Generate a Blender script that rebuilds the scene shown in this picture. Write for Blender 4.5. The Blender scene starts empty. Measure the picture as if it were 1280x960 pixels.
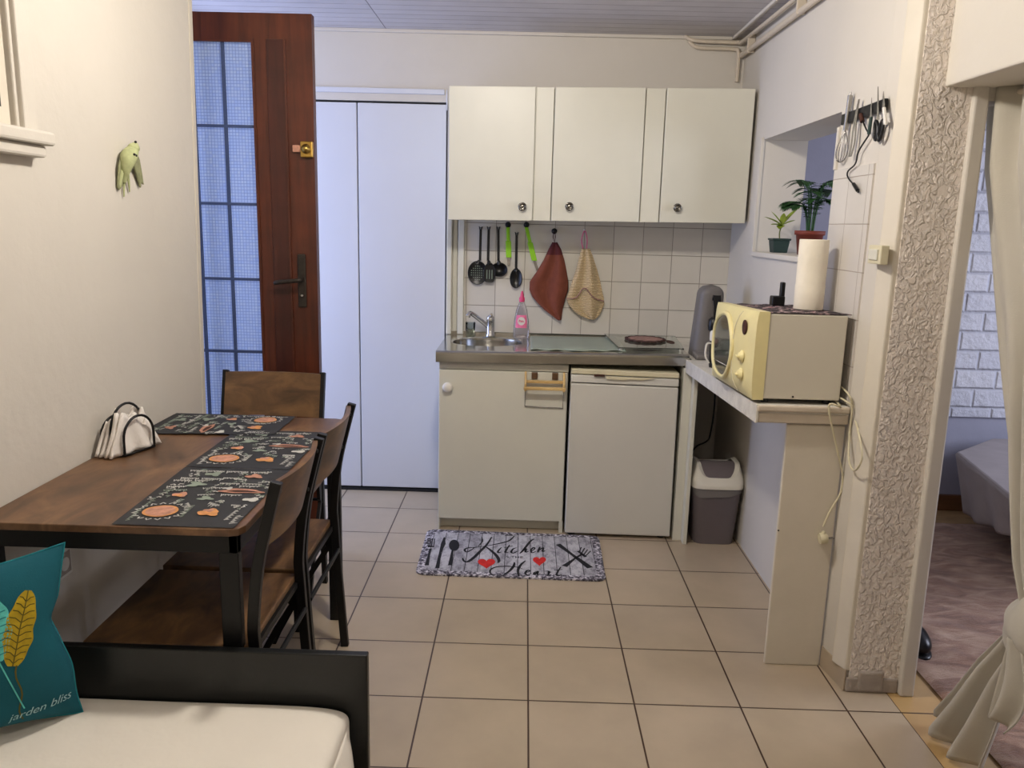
import bpy, bmesh, math, random
from mathutils import Vector, Matrix, noise
random.seed(7)
PI = math.pi
SC = bpy.context.scene
COL = SC.collection
# ------------------------------------------------------------------ camera geometry
CAM = Vector((-.0488, -2.2284, 1.4518)); YAW, PIT, ROL, FPX = -.0121, .1985, .0258, 991.4
def cam_axes():
    cy, sy, cp, sp, cr, sr = math.cos(YAW), math.sin(YAW), math.cos(PIT), math.sin(PIT), math.cos(ROL), math.sin(ROL)
    f = Vector((sy*cp, cy*cp, -sp)); r = Vector((cy, -sy, 0)); u = r.cross(f)
    return cr*r+sr*u, -sr*r+cr*u, f
CR, CU, CF = cam_axes()
def at(px, py, ax, v):
    """point of the place seen at a pixel, on the plane x=v, y=v or z=v"""
    d = CF+CR*((px-640)/FPX)-CU*((py-480)/FPX)
    k = 'xyz'.index(ax); t = (v-CAM[k])/d[k]
    return CAM+d*t
# ------------------------------------------------------------------ materials
def lin(c):
    return tuple(((x/255)/12.92 if x/255 <= .04045 else ((x/255+.055)/1.055)**2.4) for x in c)+(1,)
def newmat(name):
    m = bpy.data.materials.new(name); m.use_nodes = True
    nt = m.node_tree; b = nt.nodes['Principled BSDF']
    return m, nt, b
def coords(nt, scale=(1, 1, 1), rot=(0, 0, 0), loc=(0, 0, 0)):
    tc = nt.nodes.new('ShaderNodeTexCoord'); mp = nt.nodes.new('ShaderNodeMapping')
    nt.links.new(tc.outputs['Object'], mp.inputs['Vector'])
    mp.inputs['Scale'].default_value = scale; mp.inputs['Rotation'].default_value = rot; mp.inputs['Location'].default_value = loc
    return mp.outputs['Vector']
def noise_tex(nt, vec, scale, detail=4, rough=.55, dist=0):
    n = nt.nodes.new('ShaderNodeTexNoise'); nt.links.new(vec, n.inputs['Vector'])
    n.inputs['Scale'].default_value = scale; n.inputs['Detail'].default_value = detail
    n.inputs['Roughness'].default_value = rough; n.inputs['Distortion'].default_value = dist
    return n.outputs['Fac']
def ramp(nt, fac, stops):
    r = nt.nodes.new('ShaderNodeValToRGB'); nt.links.new(fac, r.inputs['Fac'])
    e = r.color_ramp.elements
    while len(e) < len(stops): e.new(.5)
    for k, (p, c) in enumerate(stops): e[k].position = p; e[k].color = c if len(c) == 4 else lin(c)
    return r.outputs['Color']
def mixc(nt, fac, a, b):
    m = nt.nodes.new('ShaderNodeMix'); m.data_type = 'RGBA'
    for k, v in ((0, fac), (6, a), (7, b)):
        if isinstance(v, (float, int)): m.inputs[k].default_value = v
        elif isinstance(v, tuple): m.inputs[k].default_value = v
        else: nt.links.new(v, m.inputs[k])
    return m.outputs[2]
def bump(nt, b, h, dist, strength=1.0):
    n = nt.nodes.new('ShaderNodeBump'); n.inputs['Distance'].default_value = dist; n.inputs['Strength'].default_value = strength
    nt.links.new(h, n.inputs['Height']); nt.links.new(n.outputs['Normal'], b.inputs['Normal'])
def mat(name, rgb, rough=.6, metal=0, var=.06, vs=6, bs=0, bd=.001, coat=0, trans=0, ior=1.45, alpha=1, sheen=0):
    m, nt, b = newmat(name)
    v = coords(nt)
    c = lin(rgb)
    if var:
        f = noise_tex(nt, v, vs)
        lo = tuple(x*(1-var*1.6) for x in c[:3])+(1,); hi = tuple(min(1, x*(1+var*1.2)) for x in c[:3])+(1,)
        nt.links.new(ramp(nt, f, [(.3, lo), (.7, hi)]), b.inputs['Base Color'])
    else: b.inputs['Base Color'].default_value = c
    b.inputs['Roughness'].default_value = rough; b.inputs['Metallic'].default_value = metal
    b.inputs['Coat Weight'].default_value = coat; b.inputs['Transmission Weight'].default_value = trans
    b.inputs['IOR'].default_value = ior; b.inputs['Alpha'].default_value = alpha; b.inputs['Sheen Weight'].default_value = sheen
    if bs: bump(nt, b, noise_tex(nt, v, bs, 5), bd)
    return m
def brick_mat(name, base, grout, w, h, mortar, map_rot=(0, 0, 0), loc=(0, 0, 0), rough=.35, var=.05, bd=.002, offset=0, base2=None, vs=5, smooth=.3):
    m, nt, b = newmat(name)
    v = coords(nt, rot=map_rot, loc=loc)
    t = nt.nodes.new('ShaderNodeTexBrick'); nt.links.new(v, t.inputs['Vector'])
    t.offset = offset; t.squash = 1
    t.inputs['Scale'].default_value = 1; t.inputs['Brick Width'].default_value = w; t.inputs['Row Height'].default_value = h
    t.inputs['Mortar Size'].default_value = mortar; t.inputs['Mortar Smooth'].default_value = smooth; t.inputs['Bias'].default_value = 0
    c = lin(base); c2 = lin(base2) if base2 else tuple(x*.93 for x in c[:3])+(1,)
    t.inputs['Color1'].default_value = c; t.inputs['Color2'].default_value = c2; t.inputs['Mortar'].default_value = lin(grout)
    f = noise_tex(nt, coords(nt), vs, 5)
    g = ramp(nt, f, [(.3, (1-var*2,)*3+(1,)), (.7, (1, 1, 1, 1))])
    mm = nt.nodes.new('ShaderNodeMix'); mm.data_type = 'RGBA'; mm.blend_type = 'MULTIPLY'; mm.inputs[0].default_value = 1
    nt.links.new(t.outputs['Color'], mm.inputs[6]); nt.links.new(g, mm.inputs[7])
    nt.links.new(mm.outputs[2], b.inputs['Base Color'])
    b.inputs['Roughness'].default_value = rough
    inv = nt.nodes.new('ShaderNodeMath'); inv.operation = 'SUBTRACT'; inv.inputs[0].default_value = 1
    nt.links.new(t.outputs['Fac'], inv.inputs[1])
    bump(nt, b, inv.outputs[0], bd)
    return m
def wood(name, dark, mid, light, axis='x', scale=3, rough=.45, st=9):
    m, nt, b = newmat(name)
    s = {'x': (1, st, st), 'y': (st, 1, st), 'z': (st, st, 1)}[axis]
    f1 = noise_tex(nt, coords(nt, s), scale, 6, .6, .6)
    f2 = noise_tex(nt, coords(nt), 5, 3)
    c = ramp(nt, f1, [(.25, dark), (.5, mid), (.75, light)])
    c2 = ramp(nt, f2, [(.35, (.68, .66, .64, 1)), (.65, (1, 1, 1, 1))])
    mm = nt.nodes.new('ShaderNodeMix'); mm.data_type = 'RGBA'; mm.blend_type = 'MULTIPLY'; mm.inputs[0].default_value = 1
    nt.links.new(c, mm.inputs[6]); nt.links.new(c2, mm.inputs[7]); nt.links.new(mm.outputs[2], b.inputs['Base Color'])
    b.inputs['Roughness'].default_value = rough
    bump(nt, b, f1, .0006)
    return m
M = {}
M['plaster'] = mat('plaster_warm', (209, 203, 192), .85, var=.02, vs=2, bs=14, bd=.003)
M['plaster2'] = mat('plaster_cool', (206, 200, 190), .8, var=.02, vs=2, bs=10, bd=.0015)
M['greyplaster'] = mat('grey_patch_plaster', (166, 156, 146), .9, var=.08, vs=20, bs=60, bd=.004)
M['trim'] = mat('trim_paint', (214, 206, 190), .6, var=.03)
M['closet'] = mat('closet_white', (208, 210, 216), .5, var=.015, vs=2)
M['black_gap'] = mat('dark_gap', (25, 24, 24), .8, var=0)
M['cream'] = mat('cream_laminate', (214, 212, 198), .38, var=.02, vs=3)
M['cream2'] = mat('fridge_enamel', (208, 206, 198), .35, var=.015, vs=3)
M['ivory'] = mat('ivory_plastic', (212, 204, 174), .4, var=.03)
M['yellowed'] = mat('yellowed_plastic', (226, 214, 158), .35, var=.04, vs=8)
M['casing'] = mat('painted_casing', (206, 200, 184), .4, var=.015)
M['knobmetal'] = mat('worn_knob_metal', (120, 116, 108), .25, 1, var=.3, vs=160)
M['steel'] = mat('stainless_steel', (186, 184, 178), .15, 1, var=.06, vs=9)
M['chrome'] = mat('chrome', (205, 205, 205), .12, 1, var=0)
M['brass'] = mat('brass', (196, 160, 84), .3, 1, var=.05)
M['dkmetal'] = mat('aged_metal', (62, 56, 50), .5, .7, var=.2, vs=40)
M['blackmetal'] = mat('black_powder_metal', (22, 22, 23), .45, .3, var=.1)
M['blackpl'] = mat('black_plastic', (16, 16, 17), .35, var=0)
M['blackwood'] = mat('black_lacquer_board', (18, 20, 20), .35, var=.1)
M['green'] = mat('lime_plastic', (140, 200, 30), .4, var=.03)
M['white'] = mat('white_plastic', (225, 222, 214), .4, var=.01)
M['paper'] = mat('paper_towel', (232, 224, 206), .95, var=.02, vs=30, bs=90, bd=.0008)
M['grey_pl'] = mat('grey_plastic', (112, 108, 106), .45, var=.03)
M['bin'] = mat('taupe_plastic', (98, 90, 92), .42, var=.04)
M['binlid'] = mat('cream_lid', (216, 212, 200), .4, var=.02)
M['glass'] = mat('clear_glass', (235, 245, 240), .03, var=0, trans=1)
M['cupglass'] = mat('tumbler_glass', (240, 246, 244), .05, var=0, trans=1, ior=1.12)
M['bottle'] = mat('clear_bottle_plastic', (235, 232, 236), .08, var=0, trans=.9, ior=1.3)
M['darkglass'] = mat('oven_glass', (62, 64, 60), .12, var=.1, vs=12, coat=.5)
M['pink'] = mat('pink_plastic', (206, 60, 110), .4, var=.02)
M['label'] = mat('pink_label', (232, 120, 160), .5, var=.1, vs=60)
M['terracotta'] = mat('terracotta_plastic', (122, 52, 38), .6, var=.08)
M['potgreen'] = mat('dark_green_pot', (38, 58, 54), .5, var=.05)
M['leafd'] = mat('palm_leaf', (44, 84, 42), .5, var=.2, vs=30)
M['leafl'] = mat('yellow_green_leaf', (138, 158, 48), .5, var=.25, vs=40)
M['soil'] = mat('soil', (50, 36, 26), .95, var=.3, vs=80)
M['stem'] = mat('stem_green', (96, 104, 48), .6, var=.1)
M['sheet'] = mat('white_sheet', (236, 230, 218), .9, var=.02, vs=4, bs=5, bd=.012)
M['napkin'] = mat('white_napkin', (236, 230, 222), .9, var=.02, bs=30, bd=.004)
M['bird'] = mat('pale_green_felt', (178, 184, 136), .9, var=.12, vs=50)
M['birdd'] = mat('grey_green_felt', (140, 142, 106), .9, var=.15, vs=50)
M['teal'] = mat('teal_cotton', (0, 84, 98), .85, var=.06, vs=10, bs=300, bd=.0005)
M['turq'] = mat('turquoise_print', (92, 196, 186), .85, var=.15, vs=60)
M['mustard'] = mat('mustard_print', (176, 150, 22), .85, var=.15, vs=60)
M['olive'] = mat('dark_olive_print', (92, 84, 20), .85, var=0)
M['tealdk'] = mat('deep_teal_print', (20, 120, 130), .85, var=0)
M['paleline'] = mat('pale_blue_thread', (190, 225, 228), .85, var=0)
M['curtain'] = mat('greige_curtain', (184, 178, 164), .9, var=.04, vs=4, bs=200, bd=.0005, sheen=.2)
M['blanket'] = mat('grey_blanket', (150, 142, 142), .95, var=.06, vs=8)
M['pine'] = wood('pine_wood', (150, 112, 70), (190, 150, 100), (206, 170, 120), 'y')
M['basewood'] = wood('brown_baseboard_wood', (92, 58, 34), (112, 74, 44), (126, 84, 52), 'x')
M['bedfloor'] = wood('bedroom_floorboards', (150, 118, 80), (176, 144, 102), (190, 158, 112), 'x')
M['tablewood'] = wood('rustic_table_wood', (56, 38, 26), (106, 77, 52), (146, 110, 76), 'y', 4.5, .40, 2.4)
M['chairwood'] = wood('rustic_chair_wood', (60, 42, 28), (108, 80, 52), (146, 110, 70), 'y', 6, .42, 2.4)
M['edgewood'] = wood('table_edge_wood', (84, 54, 32), (124, 86, 52), (148, 104, 64), 'x', 6, .5, 5)
M['doorwood'] = wood('mahogany_door_wood', (58, 25, 13), (84, 38, 20), (98, 47, 26), 'z', 2.5, .4, 14)
M['doorpanel'] = wood('dark_mahogany_strip', (48, 19, 12), (66, 27, 17), (76, 33, 20), 'z', 2.5, .4, 14)
M['beech'] = wood('beech_rail', (196, 158, 92), (214, 180, 118), (226, 196, 136), 'x')
M['iron'] = mat('blue_black_iron', (72, 86, 122), .6, .2, var=.05)
M['rust'] = mat('rust_towel', (116, 62, 46), .95, var=.08, vs=25, bs=160, bd=.0012)
M['rustdk'] = mat('plum_towel_border', (82, 34, 36), .95, var=.08, bs=160, bd=.001)
M['orange'] = mat('orange_print', (202, 142, 86), .8, var=.15, vs=70)
M['salmon'] = mat('salmon_print', (184, 134, 112), .8, var=.2, vs=60)
M['chalk'] = mat('chalk_white_print', (190, 190, 184), .8, var=.1)
M['chalk2'] = mat('chalk_grey_green_print', (134, 146, 132), .8, var=.1)
M['brownprint'] = mat('brown_print', (66, 34, 22), .8, var=.1)
M['placemat'] = mat('charcoal_placemat', (40, 41, 44), .7, var=.08, vs=20)
M['ink'] = mat('black_ink', (16, 15, 20), .9, var=0)
M['red'] = mat('red_heart_print', (196, 34, 28), .9, var=.12, vs=60)
M['matmat'] = mat('drain_mat_rubber', (150, 160, 146), .5, var=.04)
M['trivet'] = mat('brown_pink_trivet', (160, 124, 112), .8, var=.25, vs=60)
M['trivetd'] = mat('dark_trivet_edge', (74, 50, 44), .8, var=.2, vs=60)
M['silver'] = mat('utensil_steel', (170, 168, 165), .25, 1, var=0)
M['lilac'] = mat('lilac_dusk_wall', (150, 150, 166), .85, var=.04, vs=3, bs=8, bd=.004)
M['lining'] = mat('pipe_paint', (204, 192, 174), .6, var=.04, vs=12, bs=20, bd=.002)
M['shelfstone'] = mat('painted_shelf', (212, 208, 198), .5, var=.08, vs=20, bs=25, bd=.004)
# cream knitted towel
m, nt, b = newmat('cream_knit')
w = nt.nodes.new('ShaderNodeTexWave'); nt.links.new(coords(nt), w.inputs['Vector']); w.bands_direction = 'Z'
w.inputs['Scale'].default_value = 38; w.inputs['Distortion'].default_value = 2.5; w.inputs['Detail Scale'].default_value = 3
nt.links.new(ramp(nt, w.outputs['Fac'], [(.2, (186, 160, 118)), (.8, (228, 206, 168))]), b.inputs['Base Color'])
b.inputs['Roughness'].default_value = .95; bump(nt, b, w.outputs['Fac'], .003); M['knit'] = m
# floor tiles, wall tiles, ceiling planks, stone
M['floor'] = brick_mat('beige_floor_tile', (178, 162, 140), (66, 44, 30), .33, .33, .0028, rough=.32, var=.09, vs=3.2, smooth=.1, base2=(182, 165, 140))
M['floor2'] = brick_mat('ochre_threshold_tile', (190, 156, 104), (66, 44, 30), .33, .33, .0028, loc=(-.165, 0, 0), rough=.35, var=.08, vs=4)
M['tileback'] = brick_mat('white_wall_tile_back', (216, 211, 200), (150, 142, 130), .1508, .1405, .0016, map_rot=(-PI/2, 0, 0), loc=(.0485, .0900, 0), rough=.22, var=.03)
M['tileright'] = brick_mat('white_wall_tile_right', (216, 210, 202), (176, 166, 156), .147, .148, .0016, map_rot=(-PI/2, -PI/2, 0), loc=(0, 0, 0), rough=.25, var=.03)
M['ceiling'] = brick_mat('painted_ceiling_planks', (206, 202, 204), (140, 132, 130), 2.2, .078, .0022, loc=(.76, .01, 0), rough=.6, var=.06, bd=.006, smooth=.6)
m, nt, b = newmat('whitewashed_stone')
v = coords(nt, rot=(-PI/2, 0, 0), loc=(0.1, .03, 0))
t = nt.nodes.new('ShaderNodeTexBrick'); nt.links.new(v, t.inputs['Vector']); t.inputs['Scale'].default_value = 1
t.inputs['Brick Width'].default_value = .21; t.inputs['Row Height'].default_value = .10; t.inputs['Mortar Size'].default_value = .012; t.inputs['Mortar Smooth'].default_value = 1
t.inputs['Color1'].default_value = lin((204, 204, 212)); t.inputs['Color2'].default_value = lin((190, 191, 202)); t.inputs['Mortar'].default_value = lin((180, 181, 193))
nt.links.new(t.outputs['Color'], b.inputs['Base Color']); b.inputs['Roughness'].default_value = .8
nf = noise_tex(nt, coords(nt), 22, 6, .65)
mth = nt.nodes.new('ShaderNodeMath'); mth.operation = 'MULTIPLY_ADD'; nt.links.new(t.outputs['Fac'], mth.inputs[0]); mth.inputs[1].default_value = -.5; nt.links.new(nf, mth.inputs[2])
bump(nt, b, mth.outputs[0], .018); M['stone'] = m
# rough swirled plaster of the pillar
m, nt, b = newmat('swirled_plaster')
n1 = noise_tex(nt, coords(nt, (1, 1, .75), (0, .45, 0)), 66, 2, .5, .8)
mr = nt.nodes.new('ShaderNodeMapRange'); nt.links.new(n1, mr.inputs[0]); mr.inputs[1].default_value = .42; mr.inputs[2].default_value = .62
n2 = noise_tex(nt, coords(nt), 120, 3)
ad = nt.nodes.new('ShaderNodeMath'); ad.operation = 'MULTIPLY_ADD'; nt.links.new(n2, ad.inputs[0]); ad.inputs[1].default_value = .25; nt.links.new(mr.outputs[0], ad.inputs[2])
b.inputs['Base Color'].default_value = lin((236, 226, 216)); b.inputs['Roughness'].default_value = .75
bump(nt, b, ad.outputs[0], .0055); M['swirl'] = m
# ribbed wire glass
m, nt, b = newmat('obscured_door_glass')
b.inputs['Base Color'].default_value = lin((220, 230, 244)); b.inputs['Roughness'].default_value = .35
b.inputs['Transmission Weight'].default_value = .75; b.inputs['IOR'].default_value = 1.2
t = nt.nodes.new('ShaderNodeTexBrick'); nt.links.new(coords(nt, rot=(-PI/2, 0, 0)), t.inputs['Vector']); t.offset = 0
t.inputs['Scale'].default_value = 1; t.inputs['Brick Width'].default_value = .0125; t.inputs['Row Height'].default_value = .0125; t.inputs['Mortar Size'].default_value = .0011; t.inputs['Mortar Smooth'].default_value = .2
t.inputs['Color1'].default_value = lin((216, 230, 252)); t.inputs['Color2'].default_value = lin((196, 216, 252)); t.inputs['Mortar'].default_value = lin((132, 156, 204))
nt.links.new(t.outputs['Color'], b.inputs['Base Color']); bump(nt, b, noise_tex(nt, coords(nt), 70, 2), .002); M['doorglass'] = m
# fur rug
m, nt, b = newmat('brown_fur')
f1 = noise_tex(nt, coords(nt, (1, 2.4, 1)), 5, 6, .6, 1.2)
nt.links.new(ramp(nt, f1, [(.3, (120, 78, 58)), (.5, (174, 130, 104)), (.7, (214, 180, 154))]), b.inputs['Base Color'])
b.inputs['Roughness'].default_value = 1; b.inputs['Sheen Weight'].default_value = .4
bump(nt, b, noise_tex(nt, coords(nt, (1, 3, 1)), 60, 5, .7, 1), .008); M['fur'] = m
# mat with grey barn boards
m, nt, b = newmat('grey_board_print')
v = coords(nt)
t = nt.nodes.new('ShaderNodeTexBrick'); nt.links.new(coords(nt, rot=(0, 0, 0), loc=(.03, .3, 0)), t.inputs['Vector']); t.offset = 0
t.inputs['Scale'].default_value = 1; t.inputs['Brick Width'].default_value = .0565; t.inputs['Row Height'].default_value = 3; t.inputs['Mortar Size'].default_value = .0016
t.inputs['Color1'].default_value = lin((186, 184, 188)); t.inputs['Color2'].default_value = lin((160, 158, 164)); t.inputs['Mortar'].default_value = lin((50, 48, 54))
f = noise_tex(nt, coords(nt, (1, .5, 1)), 34, 6, .75)
g = ramp(nt, f, [(.36, (.30, .29, .32, 1)), (.56, (1, 1, 1, 1))])
mm = nt.nodes.new('ShaderNodeMix'); mm.data_type = 'RGBA'; mm.blend_type = 'MULTIPLY'; mm.inputs[0].default_value = .8
nt.links.new(t.outputs['Color'], mm.inputs[6]); nt.links.new(g, mm.inputs[7]); nt.links.new(mm.outputs[2], b.inputs['Base Color']); b.inputs['Roughness'].default_value = .95
M['boardprint'] = m
m, nt, b = newmat('speckled_border_print')
nt.links.new(ramp(nt, noise_tex(nt, coords(nt), 75, 3, .6), [(.38, (52, 48, 56)), (.5, (112, 108, 118)), (.62, (214, 210, 216))]), b.inputs['Base Color'])
b.inputs['Roughness'].default_value = .95; M['matedge'] = m
m, nt, b = newmat('patterned_cloth')
nt.links.new(ramp(nt, noise_tex(nt, coords(nt, (1, 1, 1)), 38, 2, .5, 1), [(.42, (40, 30, 34)), (.56, (62, 46, 50)), (.60, (190, 168, 168)), (.72, (150, 90, 96))]), b.inputs['Base Color'])
b.inputs['Roughness'].default_value = .85; M['topmat'] = m

# ------------------------------------------------------------------ mesh builder
WL = {}
class MB:
    def __init__(s): s.v = []; s.f = []; s.m = []; s.sm = []
    def add(s, vs, fs, mi=0, smooth=False):
        o = len(s.v); s.v += [Vector(p) for p in vs]
        for f in fs: s.f.append([i+o for i in f]); s.m.append(mi); s.sm.append(smooth)
        return s
    def box(s, a, b, mi=0):
        x0, y0, z0 = a; x1, y1, z1 = b
        return s.add([(x0, y0, z0), (x1, y0, z0), (x1, y1, z0), (x0, y1, z0), (x0, y0, z1), (x1, y0, z1), (x1, y1, z1), (x0, y1, z1)],
                     [(0, 3, 2, 1), (4, 5, 6, 7), (0, 1, 5, 4), (1, 2, 6, 5), (2, 3, 7, 6), (3, 0, 4, 7)], mi)
    def hexa(s, P, mi=0):
        return s.add(P, [(0, 3, 2, 1), (4, 5, 6, 7), (0, 1, 5, 4), (1, 2, 6, 5), (2, 3, 7, 6), (3, 0, 4, 7)], mi)
    def prism(s, poly, off, mi=0, smooth=False):
        n = len(poly); off = Vector(off); P = [Vector(p) for p in poly]
        nrm = Vector((0, 0, 0))
        for i in range(n): nrm += P[i].cross(P[(i+1) % n])
        if nrm.dot(off) > 0: P = P[::-1]
        s.add(P+[p+off for p in P], [tuple(range(n)), tuple(range(2*n-1, n-1, -1))], mi, False)
        o = len(s.v)-2*n
        for i in range(n):
            j = (i+1) % n; s.f.append([o+j, o+i, o+n+i, o+n+j]); s.m.append(mi); s.sm.append(smooth)
        return s
    def tube(s, pts, r, n=10, mi=0, closed=False, flat=None):
        P = [Vector(p) for p in pts]; L = len(P); rr = r if isinstance(r, (list, tuple)) else [r]*L
        up = None; rings = []
        for i in range(L):
            if closed: t = P[(i+1) % L]-P[i-1]
            else: t = (P[min(i+1, L-1)]-P[max(i-1, 0)])
            t = t.normalized() if t.length > 1e-9 else Vector((0, 0, 1))
            if up is None: up = t.orthogonal().normalized() if flat is None else Vector(flat)
            a = (up-t*up.dot(t)); a = a.normalized() if a.length > 1e-6 else t.orthogonal().normalized(); up = a if flat is None else up
            b = t.cross(a)
            rings.append([P[i]+(a*math.cos(2*PI*k/n)+b*math.sin(2*PI*k/n))*rr[i] for k in range(n)])
        vs = [p for g in rings for p in g]; fs = []
        for i in range(L if closed else L-1):
            for k in range(n):
                a, b_ = i*n+k, i*n+(k+1) % n; c, d = ((i+1) % L)*n+(k+1) % n, ((i+1) % L)*n+k
                fs.append((a, b_, c, d))
        s.add(vs, fs, mi, True)
        if not closed: s.add(rings[0], [tuple(range(n-1, -1, -1))], mi); s.add(rings[-1], [tuple(range(n))], mi)
        return s
    def bar(s, pts, w, h, side=(0, 1, 0), mi=0):
        """rectangular section swept along pts; w across 'side', h perpendicular"""
        P = [Vector(p) for p in pts]; L = len(P); sd = Vector(side).normalized(); rings = []
        for i in range(L):
            t = (P[min(i+1, L-1)]-P[max(i-1, 0)]).normalized(); b = t.cross(sd).normalized()
            rings.append([P[i]+sd*w/2*x+b*h/2*y for x, y in ((-1, -1), (1, -1), (1, 1), (-1, 1))])
        vs = [p for g in rings for p in g]; fs = []
        for i in range(L-1):
            for k in range(4): fs.append((i*4+k, i*4+(k+1) % 4, (i+1)*4+(k+1) % 4, (i+1)*4+k))
        fs += [(3, 2, 1, 0), tuple(range((L-1)*4, L*4))]
        return s.add(vs, fs, mi)
    def lathe(s, prof, c, n=28, ax=(0, 0, 1), mi=0, sx=1, sy=1, smooth=True, cap=True):
        c = Vector(c); az = Vector(ax).normalized()
        if abs(az.z) > .99: ux, uy = Vector((1, 0, 0)), Vector((0, 1, 0))*(1 if az.z > 0 else -1)
        else: ux = az.orthogonal().normalized(); uy = az.cross(ux)
        vs = []; fs = []
        for r, z in prof:
            for k in range(n): vs.append(c+az*z+ux*r*sx*math.cos(2*PI*k/n)+uy*r*sy*math.sin(2*PI*k/n))
        for i in range(len(prof)-1):
            for k in range(n): fs.append((i*n+k, i*n+(k+1) % n, (i+1)*n+(k+1) % n, (i+1)*n+k))
        s.add(vs, fs, mi, smooth)
        if cap:
            if prof[0][0] > 1e-5: s.add(vs[:n], [tuple(range(n-1, -1, -1))], mi)
            if prof[-1][0] > 1e-5: s.add(vs[-n:], [tuple(range(n))], mi)
        return s
    def grid(s, fn, nu, nv, mi=0, smooth=True, wrap=False):
        vs = [fn(i/nu, j/nv) for i in range(nu+(0 if wrap else 1)) for j in range(nv+1)]; fs = []; W = nu if wrap else nu+1
        for i in range(nu):
            for j in range(nv): fs.append((i*(nv+1)+j, ((i+1) % W)*(nv+1)+j, ((i+1) % W)*(nv+1)+j+1, i*(nv+1)+j+1))
        return s.add(vs, fs, mi, smooth)
    def ball(s, c, r, sc=(1, 1, 1), n=14, mi=0, rot=None):
        c = Vector(c); R = rot or Matrix.Identity(3)
        def fn(u, v):
            a, t = 2*PI*u, PI*v
            return c+R@Vector((r*sc[0]*math.sin(t)*math.cos(a), r*sc[1]*math.sin(t)*math.sin(a), -r*sc[2]*math.cos(t)))
        return s.grid(fn, n, n//2+1, mi, True, True)
    def ribbon(s, pts, w, nrm, th=.0008, mi=0, taper=False):
        """flat stroke of width w lying on a surface with normal nrm"""
        P = [Vector(p) for p in pts]; nrm = Vector(nrm).normalized(); L = len(P); a = []; b = []
        for i in range(L):
            t = (P[min(i+1, L-1)]-P[max(i-1, 0)]); t = t-nrm*t.dot(nrm)
            sd = t.normalized().cross(nrm) if t.length > 1e-8 else nrm.orthogonal()
            k = w[i] if isinstance(w, (list, tuple)) else w
            if taper: k = w*(.35+.65*math.sin(PI*(i+.5)/L))
            a.append(P[i]+sd*k/2); b.append(P[i]-sd*k/2)
        vs = [p+nrm*th for q in zip(a, b) for p in q]
        fs = [(2*i, 2*i+2, 2*i+3, 2*i+1) for i in range(L-1)]
        return s.add(vs, fs, mi)
    def build(s, name, mats, parent=None, bevel=0, solid=0, sub=0, structure=False, seg=2):
        off = WL.get(parent.name, Vector((0, 0, 0))) if parent else Vector((0, 0, 0))
        me = bpy.data.meshes.new(name)
        me.from_pydata([p-off for p in s.v], [], s.f); me.validate()
        if len(me.polygons) == len(s.m):
            me.polygons.foreach_set('material_index', s.m); me.polygons.foreach_set('use_smooth', s.sm)
        for q in (mats if isinstance(mats, (list, tuple)) else [mats]): me.materials.append(M[q])
        o = bpy.data.objects.new(name, me); COL.objects.link(o)
        WL[o.name] = off
        if parent: o.parent = parent
        if solid: md = o.modifiers.new('solid', 'SOLIDIFY'); md.thickness = solid; md.offset = 0
        if sub: md = o.modifiers.new('sub', 'SUBSURF'); md.levels = sub; md.render_levels = sub
        if bevel:
            md = o.modifiers.new('bevel', 'BEVEL'); md.width = bevel; md.segments = seg; md.limit_method = 'ANGLE'; md.angle_limit = .6
            md.harden_normals = False
        if structure: o['kind'] = 'structure'
        return o
def thing(name, label, cat, loc, group=None):
    o = bpy.data.objects.new(name, None); COL.objects.link(o); o.location = loc; o.empty_display_size = .05
    o['label'] = label; o['category'] = cat
    if group: o['group'] = group
    WL[o.name] = Vector(loc); return o
def tag(o, label, cat, group=None):
    o['label'] = label; o['category'] = cat
    if group: o['group'] = group
    return o
def struct(mb, name, mats, **k): return mb.build(name, mats, structure=True, **k)
def copy_tree(o, parent=None):
    c = o.copy(); COL.objects.link(c)
    if parent: c.parent = parent
    for ch in list(o.children): copy_tree(ch, c)
    return c
def smooth_path(pts, n=6):
    P = [Vector(p) for p in pts]; out = []
    for i in range(len(P)-1):
        p0, p1, p2, p3 = P[max(i-1, 0)], P[i], P[i+1], P[min(i+2, len(P)-1)]
        for k in range(n):
            t = k/n; out.append(.5*((2*p1)+(p2-p0)*t+(2*p0-5*p1+4*p2-p3)*t*t+(3*p1-p0-3*p2+p3)*t**3))
    return out+[P[-1]]
def text_mesh(txt, size, frame, mats, name, parent, shear=0, extrude=.0004, bold=0):
    """frame = (origin, right, up); text becomes mesh in world space"""
    cu = bpy.data.curves.new(name, 'FONT'); cu.body = txt; cu.size = size; cu.shear = shear; cu.extrude = extrude; cu.align_x = 'CENTER'; cu.align_y = 'CENTER'; cu.offset = bold
    t = bpy.data.objects.new('tmp', cu); COL.objects.link(t)
    bpy.context.view_layer.update()
    me = bpy.data.meshes.new_from_object(t.evaluated_get(bpy.context.evaluated_depsgraph_get()))
    bpy.data.objects.remove(t)
    o, r, u = (Vector(x) for x in frame); r.normalize(); u.normalize(); n = r.cross(u)
    mb = MB(); mb.add([o+r*v.co.x+u*v.co.y+n*v.co.z for v in me.vertices], [tuple(p.vertices) for p in me.polygons])
    bpy.data.meshes.remove(me)
    return mb
# ================================================================== SETTING
ZC = 2.375; YB = 1.92; XL = -1.29; XR = 1.0
struct(MB().box((-2.6, -3.0, -.05), (1.155, 2.1, 0)), 'floor', 'floor')
struct(MB().box((1.155, -3.0, -.05), (1.31, 1.0, 0)), 'trim_1', 'floor2')
struct(MB().box((1.31, -3.0, -.06), (4.4, 2.05, -.001)).box((1.0, 1.0, -.06), (1.31, 2.05, -.051)), 'trim_2', 'bedfloor')
struct(MB().box((-2.6, -3.0, ZC), (4.4, 2.1, ZC+.06)), 'ceiling', 'ceiling')
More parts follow.
